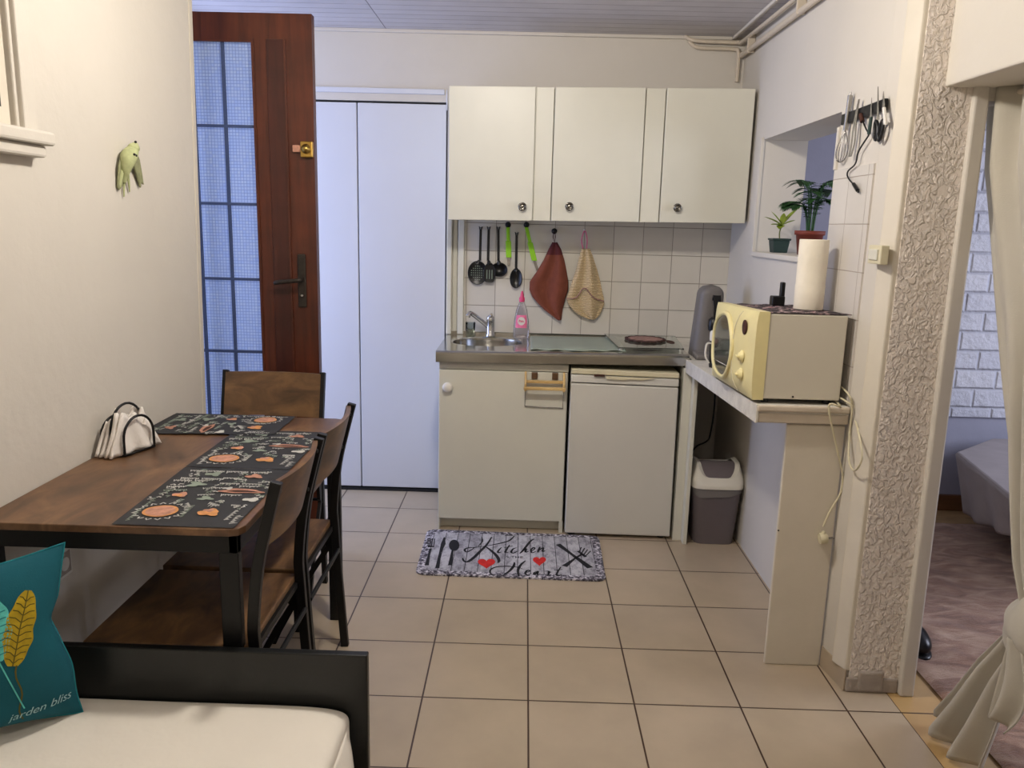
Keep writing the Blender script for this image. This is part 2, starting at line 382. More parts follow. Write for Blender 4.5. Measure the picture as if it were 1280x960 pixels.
# back wall: solid part, closet niche header
mb = MB().box((-.455, YB, 0), (1.3, YB+.15, ZC)).box((-2.0, YB, 2.04), (-.455, YB+.15, ZC)).box((-2.0, YB, 0), (-1.40, YB+.15, 2.04))
mb.box((-1.40, YB+.08, 0), (-.455, YB+.15, 2.04), 1)
struct(mb, 'wall_back', ['plaster2', 'black_gap'])
# header trim line, closet panels
struct(MB().box((-1.40, YB-.012, 2.075), (-.47, YB, 2.10)).box((-.462, YB-.012, 2.0), (-.455, YB, 2.10)), 'trim_3', 'closet', bevel=.003)
cl = thing('closet_door', 'tall white folding closet door panels right of the brown door', 'closet door', (-.8, YB, 0))
MB().box((-1.39, YB+.004, .02), (-.914, YB+.03, 2.03)).build('panel', 'closet', cl, bevel=.003)
MB().box((-.908, YB+.004, .02), (-.462, YB+.03, 2.03)).build('panel', 'closet', cl, bevel=.003)
MB().box((-1.39, YB-.004, 0), (-.455, YB+.05, .012)).build('floor_track', 'black_gap', cl)
# white moulded strips left of the tiles (boxed pipes)
mb = MB()
for x0, x1, d in ((-.452, -.425, .03), (-.420, -.398, .012), (-.394, -.362, .02)): mb.box((x0, YB-d, .88), (x1, YB, 1.47))
struct(mb, 'trim_4', 'cream', bevel=.004)
# tiled backsplash
struct(MB().box((-.36, YB-.008, .86), (XR, YB+.01, 1.50)), 'trim_5', 'tileback')
# left wall with leaning end edge
struct(MB().hexa([(XL-.3, -3.0, 0), (XL, -3.0, 0), (XL, .765, 0), (XL-.3, .765, 0), (XL-.3, -3.0, ZC), (XL, -3.0, ZC), (XL, .862, ZC), (XL-.3, .862, ZC)]), 'wall_left', 'plaster')
struct(MB().hexa([(XL-.02, .745, 0), (XL+.003, .735, 0), (XL+.003, .768, 0), (XL-.02, .768, 0), (XL-.02, .842, ZC), (XL+.003, .832, ZC), (XL+.003, .866, ZC), (XL-.02, .866, ZC)]), 'trim_6', 'trim', bevel=.004)
# entrance recess: outer wall with doorway
struct(MB().box((-2.0, .86, 2.28), (-1.68, YB, ZC)).box((-2.0, .80, 0), (-1.60, .98, ZC)).box((-2.0, 1.86, 0), (-1.68, YB+.1, ZC)), 'wall_entrance', 'plaster2')
struct(MB().box((-2.0, .98, 0), (-1.62, 1.86, .10)), 'trim_7', 'plaster2', bevel=.01)
# front wall behind the camera, side wall near camera
struct(MB().box((-2.6, -3.0, 0), (4.4, -2.9, ZC)), 'wall_front', 'plaster')
# ---- right wall with pass-through opening
zsill = 1.357
mb = MB()
mb.box((XR, .577, 0), (1.20, 1.475, zsill)).box((XR, .577, 1.85), (1.20, 1.475, ZC)).box((XR, 1.475, 0), (1.20, YB+.02, ZC))
mb.prism([(XR, .25, 0), (1.024, .12, 0), (1.20, .12, 0), (1.20, .577, 0), (XR, .577, 0)], (0, 0, ZC))
struct(mb, 'wall_right', 'plaster2')
# textured end face of the wall + smooth corner trims
struct(MB().box((1.032, .108, .02), (1.192, .1205, ZC)), 'trim_8', 'swirl')
struct(MB().hexa([(1.190, .085, 0), (1.235, .085, 0), (1.235, .20, 0), (1.190, .20, 0), (1.175, .092, ZC), (1.215, .092, ZC), (1.215, .20, ZC), (1.175, .20, ZC)]), 'trim_9', 'plaster2', bevel=.006)
struct(MB().prism([(.996, .17, .07), (1.018, .112, .07), (1.037, .112, .07), (1.037, .122, .07), (1.02, .17, .07)], (0, 0, ZC-.07)), 'trim_10', 'trim', bevel=.005)
struct(MB().prism([(.996, .262, 0), (1.018, .108, 0), (1.026, .112, 0), (1.004, .262, 0)], (0, 0, .075)), 'baseboard_right', 'floor', bevel=.002)
struct(MB().box((1.024, .102, 0), (1.19, .12, .05)).box((1.06, .098, .006), (1.14, .12, .075)), 'trim_11', 'greyplaster', bevel=.006)
# tiles on right wall: near strip beside opening, and under opening
mb = MB().box((XR-.006, .262, .90), (XR+.001, .577, 1.66))
struct(mb, 'trim_12', 'tileright')
struct(MB().box((XR-.012, .57, zsill-.02), (1.20, 1.478, zsill+.002)), 'trim_13', 'plaster', bevel=.004)
struct(MB().box((XR-.012, 1.462, zsill), (XR+.004, 1.486, 1.86)).box((XR-.010, .565, 1.66), (XR+.004, .582, 1.80)), 'trim_14', 'plaster', bevel=.003)
# beam above bedroom opening
struct(MB().hexa([(1.10, -2.95, 1.83), (1.36, -2.95, 1.83), (1.36, .11, 1.855), (1.10, .11, 1.855), (1.10, -2.95, ZC), (1.36, -2.95, ZC), (1.36, .11, ZC), (1.10, .11, ZC)]), 'wall_beam', 'plaster', bevel=.006)
struct(MB().box((1.20, .10, 1.82), (1.36, .9, ZC)), 'trim_15', 'plaster2')
struct(MB().box((1.16, -2.95, 0), (1.36, -1.1, 1.86)), 'wall_side', 'plaster')
# bedroom shell
struct(MB().box((1.80, 1.87, .52), (4.4, 2.02, ZC)), 'wall_bedroom', 'stone')
struct(MB().box((1.2, 1.88, .52), (1.80, 2.02, ZC)), 'wall_bedroom_plain', 'lilac')
struct(MB().box((1.2, 1.89, 0), (4.4, 2.02, .52)), 'wall_bedroom_lower', 'lilac')
struct(MB().box((4.2, -3.0, 0), (4.4, 2.02, ZC)), 'wall_bedroom_side', 'lilac')
struct(MB().box((1.31, 1.865, 0), (4.2, 1.89, .085)), 'baseboard_bedroom', 'basewood', bevel=.003)
# left window (only its corner shows)
zs = at(38, 165, 'x', XL).z
W0 = at(34, 120, 'x', XL).y
w = thing('window_1', 'white window', 'window', (XL, W0, 1.64)); del w['label']; del w['category']; w['kind'] = 'structure'
MB().box((XL, W0-.085, 1.63), (XL+.022, W0, 2.30)).box((XL, W0-.075, 1.63), (XL+.034, W0-.055, 2.30)).box((XL, W0-1.0, 2.22), (XL+.022, W0, 2.30)).box((XL, W0-1.0, 1.63), (XL+.022, W0-.915, 2.30)).build('window_frame', 'plaster', w, bevel=.004)
MB().box((XL-.001, W0-1.05, 1.615), (XL+.055, W0+.015, 1.648)).box((XL, W0-1.03, 1.585), (XL+.038, W0+.0, 1.615)).build('window_sill', 'plaster', w, bevel=.007)
MB().box((XL, W0-.915, 1.65), (XL+.012, W0-.095, 2.22)).build('sash', 'trim', w)
MB().box((XL+.003, W0-.88, 1.69), (XL+.016, W0-.13, 2.18)).build('pane', 'darkglass', w)

# ================================================================== ENTRANCE DOOR (open, glazed)
YD = 1.10
d = thing('door_1', 'x', 'door', (-1.62, YD, .10)); del d['label']; del d['category']; d['kind'] = 'structure'
x0, x1, zt, zb = -1.62, -.910, 2.238, .12
mb = MB()
mb.box((-1.150, YD-.02, zb), (x1, YD+.02, zt)); mb.box((x0, YD-.02, zb), (-1.53, YD+.02, zt))
mb.box((-1.535, YD-.0195, 2.134), (-1.145, YD+.0195, zt-.0003)); mb.box((-1.535, YD-.0195, zb), (-1.145, YD+.0195, .34))
mb.build('door_leaf', 'doorwood', d)
MB().box((-1.092, YD-.024, .30), (-1.018, YD-.019, 2.142)).build('raised_panel', 'doorpanel', d, bevel=.002)
MB().box((-1.022, YD-.030, zb), (-1.014, YD-.018, 2.142)).box((-1.150, YD-.027, .34), (-1.141, YD-.018, 2.142)).box((-1.53, YD-.027, 2.128), (-1.1502, YD-.018, 2.134)).build('door_moulding', 'doorwood', d)
MB().box((-1.53, YD-.003, .34), (-1.150, YD+.003, 2.134)).build('door_glass', 'doorglass', d)
mb = MB()
for x in (-1.392, -1.268, ): mb.box((x-.006, YD-.017, .34), (x+.006, YD-.006, 2.134))
mb.box((-1.53, YD-.017, .34), (-1.516, YD-.006, 2.134))
for z in (1.811, 1.505, 1.199, .893, .587): mb.box((-1.53, YD-.016, z-.0055), (-1.15, YD-.007, z+.0055))
mb.build('window_grille', 'iron', d)
hd = MB().box((-.990, YD-.03, 1.09), (-.955, YD-.02, 1.31)).build('handle_plate', 'dkmetal', d, bevel=.008)
MB().tube(smooth_path([(-.972, YD-.03, 1.205), (-.972, YD-.065, 1.205), (-.985, YD-.07, 1.203), (-1.05, YD-.068, 1.196), (-1.078, YD-.06, 1.190)], 4), [.009]*16+[.007], 8).build('door_handle', 'dkmetal', hd)
MB().lathe([(.008, 0), (.008, .006), (.005, .012)], (-.970, YD-.03, 1.14), 14, (0, -1, 0)).build('keyhole', 'silver', hd)
lk = MB().box((-.962, YD-.042, 1.695), (-.912, YD-.02, 1.757)).build('night_latch', 'brass', d, bevel=.004)
MB().box((-.995, YD-.034, 1.715), (-.962, YD-.02, 1.742)).build('latch_keep', 'salmon', lk, bevel=.002)
MB().lathe([(.019, 0), (.019, .008), (.012, .011), (.012, .02), (.002, .022)], (-.937, YD-.042, 1.727), 20, (0, -1, 0)).build('latch_knob', 'brass', lk)

# ================================================================== UPPER CABINETS
YU = 1.60
def upper(name_label, x0, x1, kx, kmat, filler=None):
    zt, zb = 2.066+.0185*(x0+.42)/1.4, 1.469+.018*(x0+.42)/1.4
    zt1, zb1 = 2.066+.0185*(x1+.42)/1.4, 1.469+.018*(x1+.42)/1.4
    t = thing('wall_cabinet', name_label, 'cabinet', ((x0+x1)/2, YU+.16, zb), 'white kitchen wall cabinets')
    fx = filler if filler else x1
    ztf, zbf = 2.066+.0185*(fx+.42)/1.4, 1.469+.018*(fx+.42)/1.4
    MB().hexa([(x0, YU+.02, zb), (fx, YU+.02, zbf), (fx, YB-.009, zbf), (x0, YB-.009, zb), (x0, YU+.02, zt), (fx, YU+.02, ztf), (fx, YB-.009, ztf), (x0, YB-.009, zt)]).build('body', 'cream', t, bevel=.002)
    dr = MB().hexa([(x0+.002, YU, zb-.003), (x1-.002, YU, zb1-.003), (x1-.002, YU+.018, zb1-.003), (x0+.002, YU+.018, zb-.003), (x0+.002, YU, zt+.002), (x1-.002, YU, zt1+.002), (x1-.002, YU+.018, zt1+.002), (x0+.002, YU+.018, zt+.002)]).build('door', 'cream', t, bevel=.003)
    MB().lathe([(.007, 0), (.007, .008), (.017, .012), (.020, .019), (.018, .025), (.012, .026), (.012, .022), (.006, .022), (.0005, .024)], (kx, YU, zb+.066), 22, (0, -1, 0)).build('knob', 'knobmetal', dr)
    if filler:
        MB().hexa([(x1+.003, YU+.004, zb1-.003), (fx-.001, YU+.004, zbf-.003), (fx-.001, YU+.018, zbf-.003), (x1+.003, YU+.018, zb1-.003), (x1+.003, YU+.004, zt1), (fx-.001, YU+.004, ztf), (fx-.001, YU+.018, ztf), (x1+.003, YU+.018, zt1)]).build('filler_strip', 'cream', t, bevel=.0015)
    return t
upper('leftmost cream wall cabinet, its knob at lower right, over the sink', -.4205, -.018, -.068, 'chrome', .066)
upper('middle cream wall cabinet above the two hanging towels', .068, .485, .152, 'chrome', .576)
upper('rightmost cream wall cabinet, set against the right wall', .578, .984, .657, 'chrome')

# ================================================================== BASE CABINET, FRIDGE, WORKTOP
YF = 1.38
def ztop(x): return .878+.014*(x+.44)/1.15
bc = thing('base_cabinet', 'cream single-door base cabinet beneath the sink', 'cabinet', (-.13, 1.65, 0))
MB().box((-.432, YF+.022, .055), (.168, YB-.02, .815)).box((-.425, YF+.05, 0), (.155, YB-.04, .055)).box((-.432, YF+.002, 0), (-.424, YF+.05, .06)).box((.150, YF+.002, 0), (.168, YF+.05, .06)).build('body', 'cream', bc, bevel=.002)
MB().box((-.432, YF+.002, .789), (.168, YF+.021, .822)).build('front_rail', 'cream', bc, bevel=.002)
bd = MB().box((-.432, YF, .058), (.164, YF+.02, .785)).build('door', 'cream', bc, bevel=.003)
MB().lathe([(.012, 0), (.012, .008), (.022, .012), (.023, .022), (.018, .027), (.0005, .028)], at(560, 483, 'y', YF), 24, (0, -1, 0)).build('knob', 'white', bd)
# wooden towel rail on the cabinet door
a, b_ = at(656, 470, 'y', YF-.002), at(707, 472, 'y', YF-.002)
tr = thing('towel_rail', 'small beech towel rail hooked over the sink cabinet door', 'towel rail', ((a.x+b_.x)/2, YF, .70))
xa, xb = at(656, 470, 'y', YF).x, at(706, 470, 'y', YF).x
zr1, zr2 = at(680, 478, 'y', YF-.03).z, at(680, 486, 'y', YF-.03).z
for x in (xa+.004, xb-.004): MB().prism([(x-.005, YF-.003, zr1+.045), (x-.005, YF-.012, zr1+.045), (x-.005, YF-.05, zr1-.005), (x-.005, YF-.05, zr2-.01), (x-.005, YF-.003, zr2-.012)], (.010, 0, 0)).build('end_bracket', 'beech', tr, bevel=.002)
MB().box((xa, YF-.030, zr1-.006), (xb, YF-.018, zr1+.008)).build('rail', 'beech', tr, bevel=.003)
MB().box((xa-.004, YF-.052, zr2-.004), (xb+.004, YF-.036, zr2+.010)).build('rail', 'beech', tr, bevel=.003)
for x in (xa+.045, xb-.045): MB().box((x-.014, YF-.012, zr1+.010), (x+.014, YF-.002, zr1+.042)).build('hook_block', 'tablewood', tr, bevel=.002)
MB().tube([(xa+.004, YF-.006, zr1), (xa+.004, YF-.006, zr1-.12), (xb-.004, YF-.006, zr1-.125), (xb-.004, YF-.006, zr1)], .0028, 6).build('wire_loop', 'silver', tr)

fr = thing('refrigerator', 'white under-counter refrigerator right of the sink cabinet', 'refrigerator', (.42, 1.62, 0))
MB().box((.182, YF+.03, .02), (.664, YB-.04, .80)).build('body', 'cream2', fr, bevel=.004)
MB().hexa([(.178, YF-.035, .016), (.676, YF-.045, .016), (.676, YF+.025, .016), (.178, YF+.025, .016), (.178, YF-.035, .745), (.670, YF-.045, .738), (.670, YF+.025, .738), (.178, YF+.025, .745)]).build('door', 'cream2', fr, bevel=.006, seg=3)
MB().hexa([(.178, YF-.036, .750), (.670, YF-.046, .743), (.670, YF+.025, .743), (.178, YF+.025, .750), (.178, YF-.034, .785), (.670, YF-.044, .778), (.670, YF+.025, .778), (.178, YF+.025, .785)]).build('door_handle_strip', 'cream2', fr, bevel=.004)
mb = MB()
zz = .783
mb.prism([(.335, YF-.05, zz), (.56, YF-.05, zz-.004), (.50, YF-.05, zz-.014), (.44, YF-.05, zz-.012), (.42, YF-.05, zz-.016), (.34, YF-.05, zz-.013)], (0, .012, 0))
mb.build('handle_lip', 'ivory', fr, bevel=.002)
MB().hexa([(.178, YF-.036, .789), (.670, YF-.046, .782), (.670, YB-.04, .800), (.178, YB-.04, .80), (.178, YF-.036, .812), (.670, YF-.046, .806), (.670, YB-.04, .815), (.178, YB-.04, .815)]).build('top_plate', 'ivory', fr, bevel=.004)
MB().box((.282, YF-.05, .782), (.330, YF-.035, .790)).build('badge', 'brownprint', fr)
for x, y in ((.21, YF+.0), (.64, YF+.0), (.21, YB-.08), (.64, YB-.08)): MB().lathe([(.018, 0), (.018, .02)], (x, y, 0), 12).build('foot', 'blackpl', fr)

# end panel carrying the worktop beside the fridge
ep = thing('end_panel', 'narrow cream upright panel between refrigerator and waste bin', 'panel', (.71, 1.34, 0))
MB().box((.728, 1.285, 0), (.746, 1.86, .83)).build('side_board', 'cream', ep, bevel=.002)
MB().box((.690, 1.335, 0), (.728, 1.36, .83)).box((.690, 1.36, 0), (.70, 1.44, .83)).build('front_strip', 'cream', ep, bevel=.002)

wt = thing('sink_worktop', 'stainless steel worktop with round sink basin', 'worktop', (.13, 1.65, .87))
# top with elliptical basin hole
CX, CY, RX, RY = -.222, 1.665, .172, .150
X0, X1, Y0, Y1 = -.444, .712, 1.345, YB-.010
mb = MB(); N = 48
ring = []; outer = []
HX0, HX1 = X0, -.01
for k in range(N):
    a = 2*PI*k/N; c, s_ = math.cos(a), math.sin(a)
    ring.append(Vector((CX+RX*c, CY+RY*s_, 0)))
    tx = ((HX1-CX)/c if c > 1e-6 else (HX0-CX)/c if c < -1e-6 else 1e9); ty = ((Y1-CY)/s_ if s_ > 1e-6 else (Y0+.02-CY)/s_ if s_ < -1e-6 else 1e9)
    t_ = min(tx, ty); outer.append(Vector((CX+c*t_, CY+s_*t_, 0)))
def zz_(p, dz=0): return Vector((p.x, p.y, ztop(p.x)+dz))
vs = [zz_(p) for p in outer]+[zz_(CP) for CP in [Vector((CX+(p.x-CX)*1.07, CY+(p.y-CY)*1.07, 0)) for p in ring]]+[zz_(p, -.005) for p in ring]
fs = []
for k in range(N):
    j = (k+1) % N
    fs.append((k, j, N+j, N+k)); fs.append((N+k, N+j, 2*N+j, 2*N+k))
mb.add(vs, fs, 0, False)
# corner fill of the rectangle around the hole
for cx_, cy_ in ((HX0, Y0+.02), (HX1, Y0+.02), (HX1, Y1), (HX0, Y1)):
    best = sorted(range(N), key=lambda k: (outer[k]-Vector((cx_, cy_, 0))).length)[:2]
    if (outer[best[0]]-Vector((cx_, cy_, 0))).length > 1e-4:
        mb.add([zz_(outer[best[0]]), zz_(outer[best[1]]), zz_(Vector((cx_, cy_, 0)))], [(0, 1, 2)])
mb.add([zz_(Vector((HX1, Y0+.02, 0))), zz_(Vector((X1, Y0+.02, 0))), zz_(Vector((X1, Y1, 0))), zz_(Vector((HX1, Y1, 0)))], [(0, 1, 2, 3)])
# rounded front edge
prof = [(Y0+.02, 0), (Y0+.008, -.001), (Y0+.001, -.007), (Y0, -.016), (Y0, -.052), (Y0+.012, -.056)]
for i in range(len(prof)-1):
    (ya, za), (yb, zb) = prof[i], prof[i+1]
    mb.add([(X0, ya, ztop(X0)+za), (X1, ya, ztop(X1)+za), (X1, yb, ztop(X1)+zb), (X0, yb, ztop(X0)+zb)], [(0, 3, 2, 1)], 0, True)
for X in (X0, X1):
    mb.add([(X, y, ztop(X)+z) for y, z in prof]+[(X, Y1, ztop(X)-.056), (X, Y1, ztop(X))], [tuple(range(8))])
# upstand at the back
mb.box((X0, Y1-.006, ztop(X0)), (X1, Y1, ztop(X0)+.018))
mb.build('worktop_sheet', 'steel', wt)
zc0 = ztop(CX)
prof = []
vs = []; 
mb = MB(); mb.lathe([(1.0, -.005), (.99, -.02), (.95, -.11), (.85, -.135), (.2, -.142), (.16, -.142)], (CX, CY, zc0), 40, sx=RX, sy=RY, cap=False)
mb.build('basin', 'steel', wt)
MB().lathe([(.030, 0), (.030, .003), (.02, .003), (.018, -.003), (.0005, -.003)], (CX, CY, zc0-.1425), 24).build('drain', 'chrome', wt)
# faucet
tp = Vector((-.218, 1.862, ztop(-.2)))
fc = thing('faucet', 'chrome mixer tap at the back of the round sink', 'tap', tp)
MB().lathe([(.026, 0), (.026, .006), (.021, .012), (.021, .075), (.023, .082), (.020, .10), (.010, .108), (.0005, .109)], tp, 24).build('tap_body', 'chrome', fc)
MB().tube(smooth_path([tp+Vector((-.01, 0, .045)), tp+Vector((-.04, -.02, .075)), tp+Vector((-.09, -.06, .118)), tp+Vector((-.105, -.075, .122)), tp+Vector((-.112, -.083, .108))], 5), [.012]*16+[.011, .011, .013, .013, .013], 12).build('spout', 'chrome', fc)
MB().tube([tp+Vector((0, 0, .10)), tp+Vector((.004, -.03, .115)), tp+Vector((.006, -.06, .118))], [.010, .008, .006], 10).build('lever', 'chrome', fc)
# sponge cup and soap
g = thing('glass_tumbler', 'small clear glass behind the sink beneath the spout', 'glass', (-.322, 1.865, ztop(-.32)))
MB().lathe([(.0005, .001), (.022, .001), (.026, .07), (.0245, .07), (.0205, .006), (.0005, .006)], (-.322, 1.865, ztop(-.32)), 24, cap=False).build('cup', 'cupglass', g)
bt = Vector((-.058, 1.80, ztop(-.06)))
bo = thing('dish_soap_bottle', 'clear dish soap bottle with pink cap and label beside the sink', 'bottle', bt)
MB().lathe([(.0005, 0), (.036, 0), (.040, .006), (.041, .04), (.038, .09), (.028, .145), (.016, .175), (.013, .185)], bt, 28, sy=.62).build('bottle_body', 'bottle', bo)
MB().lathe([(.014, .186), (.0145, .205), (.010, .212), (.006, .232), (.0035, .240), (.0005, .240)], bt, 20).build('cap', 'pink', bo)
lb = MB()
def lab(u, v, r=.0415):
    a = (u-.5)*1.5; z = .055+v*.065; rr = (.0405 if z < .09 else .0405-.010*(z-.09)/.055)+.0012
    return bt+Vector((rr*math.sin(a), -rr*.62*math.cos(a)-.0006, z))
lb.grid(lab, 12, 4); lbo = lb.build('bottle_label', 'label', bo)
pts_ = [bt+Vector((.019*math.cos(2*PI*k/24), -.0272, .090+.021*math.sin(2*PI*k/24))) for k in range(24)]
MB().prism(pts_, (0, -.0008, 0)).build('label_disc', 'white', lbo)
text_mesh('Paic', .017, (bt+Vector((0, -.0285, .090)), (1, 0, 0), (0, 0, 1)), 0, 't', None, bold=.0004).build('label_lettering', 'pink', lbo)
# green-grey mat + glass board + trivet on worktop
dm = MB()
def dmf(u, v):
    x = -.01+u*.44; y = 1.40+v*.46
    if v == 0: y += .008*math.sin(u*23)+.008*math.sin(u*9)
    return Vector((x, y, ztop(x)+.003+.0015*math.sin(u*30)*(1 if v < .1 else 0)))
dm.grid(dmf, 40, 10); tag(dm.build('drying_mat', 'matmat', solid=.002), 'thin grey-green drying mat with wavy edge beside the sink', 'mat')
gb = thing('cutting_board', 'rectangular clear glass cutting board under the trivet', 'cutting board', (.56, 1.62, ztop(.5)))
zb_ = ztop(.56)+.012
P1 = [at(655, 418, 'z', zb_+.006) for _ in (0,)]
q0, q1, q2, q3 = Vector((.395, 1.40, zb_)), Vector((.700, 1.42, zb_)), Vector((.74, 1.86, zb_)), Vector((.375, 1.87, zb_))
MB().prism([q0, q1, q2, q3], (0, 0, .006)).build('glass_plate', 'glass', gb, bevel=.0015)
for p in (q0, q1, q2, q3):
    c = (q0+q1+q2+q3)/4; pp = p+(c-p)*.08
    MB().lathe([(.008, -.0105), (.008, 0)], pp, 12).build('rubber_foot', 'white', gb)
MB().lathe([(.034, .0062), (.034, .0075)], (.672, 1.62, zb_), 24, sx=.55, sy=1.6).build('handle_hole_rim', 'brownprint', gb)
tv = thing('trivet', 'oval crocheted brown and pink trivet lying on the glass board', 'trivet', (.555, 1.66, zb_+.006))
MB().lathe([(.0005, .008), (.05, .010), (.088, .008), (.092, .003), (.088, 0), (.0005, 0)], (.555, 1.66, zb_+.0065), 36).build('pad', 'trivet', tv)
pts = [Vector((.555+(.092+.006*math.sin(k*PI*2*14/84))*math.cos(2*PI*k/84), 1.66+(.092+.006*math.sin(k*PI*2*14/84))*math.sin(2*PI*k/84), zb_+.012)) for k in range(84)]
MB().tube(pts, .0055, 8, closed=True).build('scalloped_edge', 'trivetd', tv)

# ================================================================== UTENSILS, TOWELS on back wall
YW = YB-.008
def W(px, py, y=YW-.018): return at(px, py, 'y', y)
def utensil(name, label, top, neck, build_head, hookmat='blackpl', mats='blackpl', fork=True):
    T, Nk = W(*top), W(*neck)
    t = thing(name, label, 'kitchen utensil', T, 'black nylon utensils hung above the sink')
    mb = MB()
    mb.bar(smooth_path([T+Vector((0, 0, -.012)), T*.5+Nk*.5, Nk], 4), .013, .006, side=(1, 0, 0))
    for s_ in (-1, 1): mb.bar([T+Vector((s_*.004, 0, -.014)), T+Vector((s_*.008, 0, .004))], .005, .006, side=(1, 0, 0))
    mb.build('handle', mats, t, bevel=.0015)
    hb = MB(); build_head(hb, Nk); hb.build('head', mats, t)
    hk = MB().lathe([(.006, 0), (.006, .004), (.0025, .005), (.0025, .02), (.0045, .023), (.0005, .026)], (T.x, YW, T.z-.006), 12, (0, -1, 0))
    hk.build('wall_pin', 'silver', t)
    return t
def disc_head(w, h, dep, px, py, holes=None, flatb=False):
    def f(mb, Nk):
        c = W(px, py)+Vector((0, -.012 if flatb else 0, 0))
        def fn(u, v):
            a = 2*PI*u; r = v
            x, z = r*w/2*math.cos(a), r*h/2*math.sin(a)
            if flatb and z < -h*.36: z = -h*.36+(z+h*.36)*.15
            return c+Vector((x, -.004+dep*(r*r-1)*-1*0-dep*(1-r*r)*-1, z))
        mb.grid(fn, 28, 6, wrap=True)
        mb.grid(lambda u, v: fn(u, v)+Vector((0, .003, 0)), 28, 6, wrap=True)
        rim = [fn(k/28, 1)+Vector((0, .0015, 0)) for k in range(28)]
        mb.tube(rim, .0022, 6, closed=True)
        mb.tube([Nk, Vector((Nk.x*.6+c.x*.4, Nk.y, Nk.z*.5+(c.z+h/2)*.5)), Vector((c.x, c.y, c.z+h*.38))], [.006, .009, .012], 8)
    return f
utensil('skimmer', 'round perforated black skimmer, leftmost hanging utensil', (601, 284), (600, 326), disc_head(.098, .118, .012, 597, 341))
utensil('spatula', 'black slotted spatula hanging second from left', (611, 284), (610, 326), disc_head(.058, .112, .002, 612, 342, flatb=True))
utensil('ladle', 'small black ladle with round bowl, third from left', (623, 284), (623, 326), disc_head(.082, .070, .022, 624, 337))
utensil('serving_spoon', 'black oval serving spoon hanging between the two green utensils', (646, 291), (645, 335), disc_head(.060, .098, .014, 645, 348))
# perforations / slots of the skimmer and spatula
sk = [o for o in COL.objects if o.name == 'skimmer'][0]
mb = MB(); c = W(597, 341)
for i in range(-3, 4):
    for j in range(-3, 4):
        if i*i+j*j < 11: mb.lathe([(.0026, 0), (.0026, .001)], (c.x+i*.0105, c.y-.0075, c.z+j*.0115), 8, (0, -1, 0))
h_ = [o for o in sk.children if o.name.startswith('head')][0]
mb.build('perforations', 'chalk2', h_)
sp = [o for o in COL.objects if o.name == 'spatula'][0]
h_ = [o for o in sp.children if o.name.startswith('head')][0]
c = W(612, 342)+Vector((0, -.012, 0)); mb = MB()
for i in (-1, 0, 1): mb.box((c.x+i*.013-.002, c.y-.0062, c.z-.026), (c.x+i*.013+.002, c.y-.0052, c.z+.02))
mb.build('slots', 'chalk2', h_)
def green_tool(label, name, top, mid, tip, grp=None):
    T, Md, Tp = W(*top, YW-.02), W(*mid, YW-.02), W(*tip, YW-.02)
    t = thing(name, label, 'kitchen utensil', T)
    MB().bar([T, T*.55+Md*.45], .018, .008, side=(1, 0, 0)).bar([T*.55+Md*.45, Md], .028, .010, side=(1, 0, 0)).build('handle', 'green', t, bevel=.003)
    MB().bar([Md, Tp], .014, .0016, side=(1, 0, 0)).build('blade', 'silver', t)
    MB().lathe([(.014, 0), (.015, .006), (.012, .012), (.004, .014), (.004, .022), (.011, .024), (.0005, .030)], (T.x, YW, T.z+.012), 18, (0, -1, 0)).build('wall_hook', 'blackpl', t)
    return t
green_tool('short lime green peeler hanging from a black round hook', 'vegetable_peeler', (635, 284), (636, 322), (636, 331))
green_tool('lime green handled knife hanging tilted left of the rust towel', 'paring_knife', (658, 284), (668, 326), (672, 338))
def towel(label, name, rows, mats, folds, grp):
    """rows: (py, px left, px right) outline in the photo on the wall plane"""
    t = thing(name, label, 'towel', W((rows[0][1]+rows[0][2])/2, rows[0][0]))
    Y = YW-.022
    R = [(at(l, py, 'y', Y), at(r, py, 'y', Y)) for py, l, r in rows]
    def row(v):
        f = v*(len(R)-1); i = min(int(f), len(R)-2); k = f-i
        return R[i][0].lerp(R[i+1][0], k), R[i][1].lerp(R[i+1][1], k)
    def fn(u, v):
        l, r = row(v); p = l.lerp(r, u); wd = (r-l).length
        p.y += -.010*math.sin(u*PI*folds+v*1.2)*min(1, wd/.1)-.010*math.sin(u*PI); return p
    mb = MB().grid(fn, 36, 40)
    for i, f in enumerate(mb.f):
        j = (i % 40)/40; mb.m[i] = 1 if (j < .14 and len(mats) > 1) else 0
    mb.build('cloth', list(mats), t, solid=.006)
    return t, R
t1, R1 = towel('rust-brown towel hanging by a loop from a black hook', 'rust_towel', [(303, 691, 696), (312, 686, 701), (325, 680, 705), (340, 671, 708), (352, 662.5, 710), (362, 662, 710), (371, 666, 707), (379, 673, 705), (386, 680, 703), (393, 689, 702), (400, 698, 701)], ('rust', 'rustdk'), 3, None)
p = W(693, 289)
MB().lathe([(.014, 0), (.015, .006), (.012, .012), (.004, .014), (.004, .022), (.011, .024), (.0005, .030)], (p.x, YW, p.z), 18, (0, -1, 0)).build('wall_hook', 'blackpl', t1)
MB().tube([(p.x-.003, YW-.018, p.z-.004), (p.x-.006, YW-.02, p.z-.03), W(693, 303), (p.x+.006, YW-.02, p.z-.03), (p.x+.003, YW-.018, p.z-.004)], .0022, 6).build('hanging_loop', 'rustdk', t1)
t2, R2 = towel('cream knitted towel hanging right of the rust towel', 'cream_towel', [(311, 727, 737), (320, 725, 741), (335, 721, 746), (350, 716, 750), (365, 711, 753), (373, 708, 755), (381, 711, 755), (388, 717, 752), (394, 725, 749), (399, 737, 744)], ('knit',), 3.6, None)
p = W(731, 288)
MB().tube(smooth_path([W(729, 312), W(727, 300), (p.x, YW-.02, p.z), W(734, 300), W(733, 312)], 4), .003, 6).build('hanging_loop', 'label', t2)
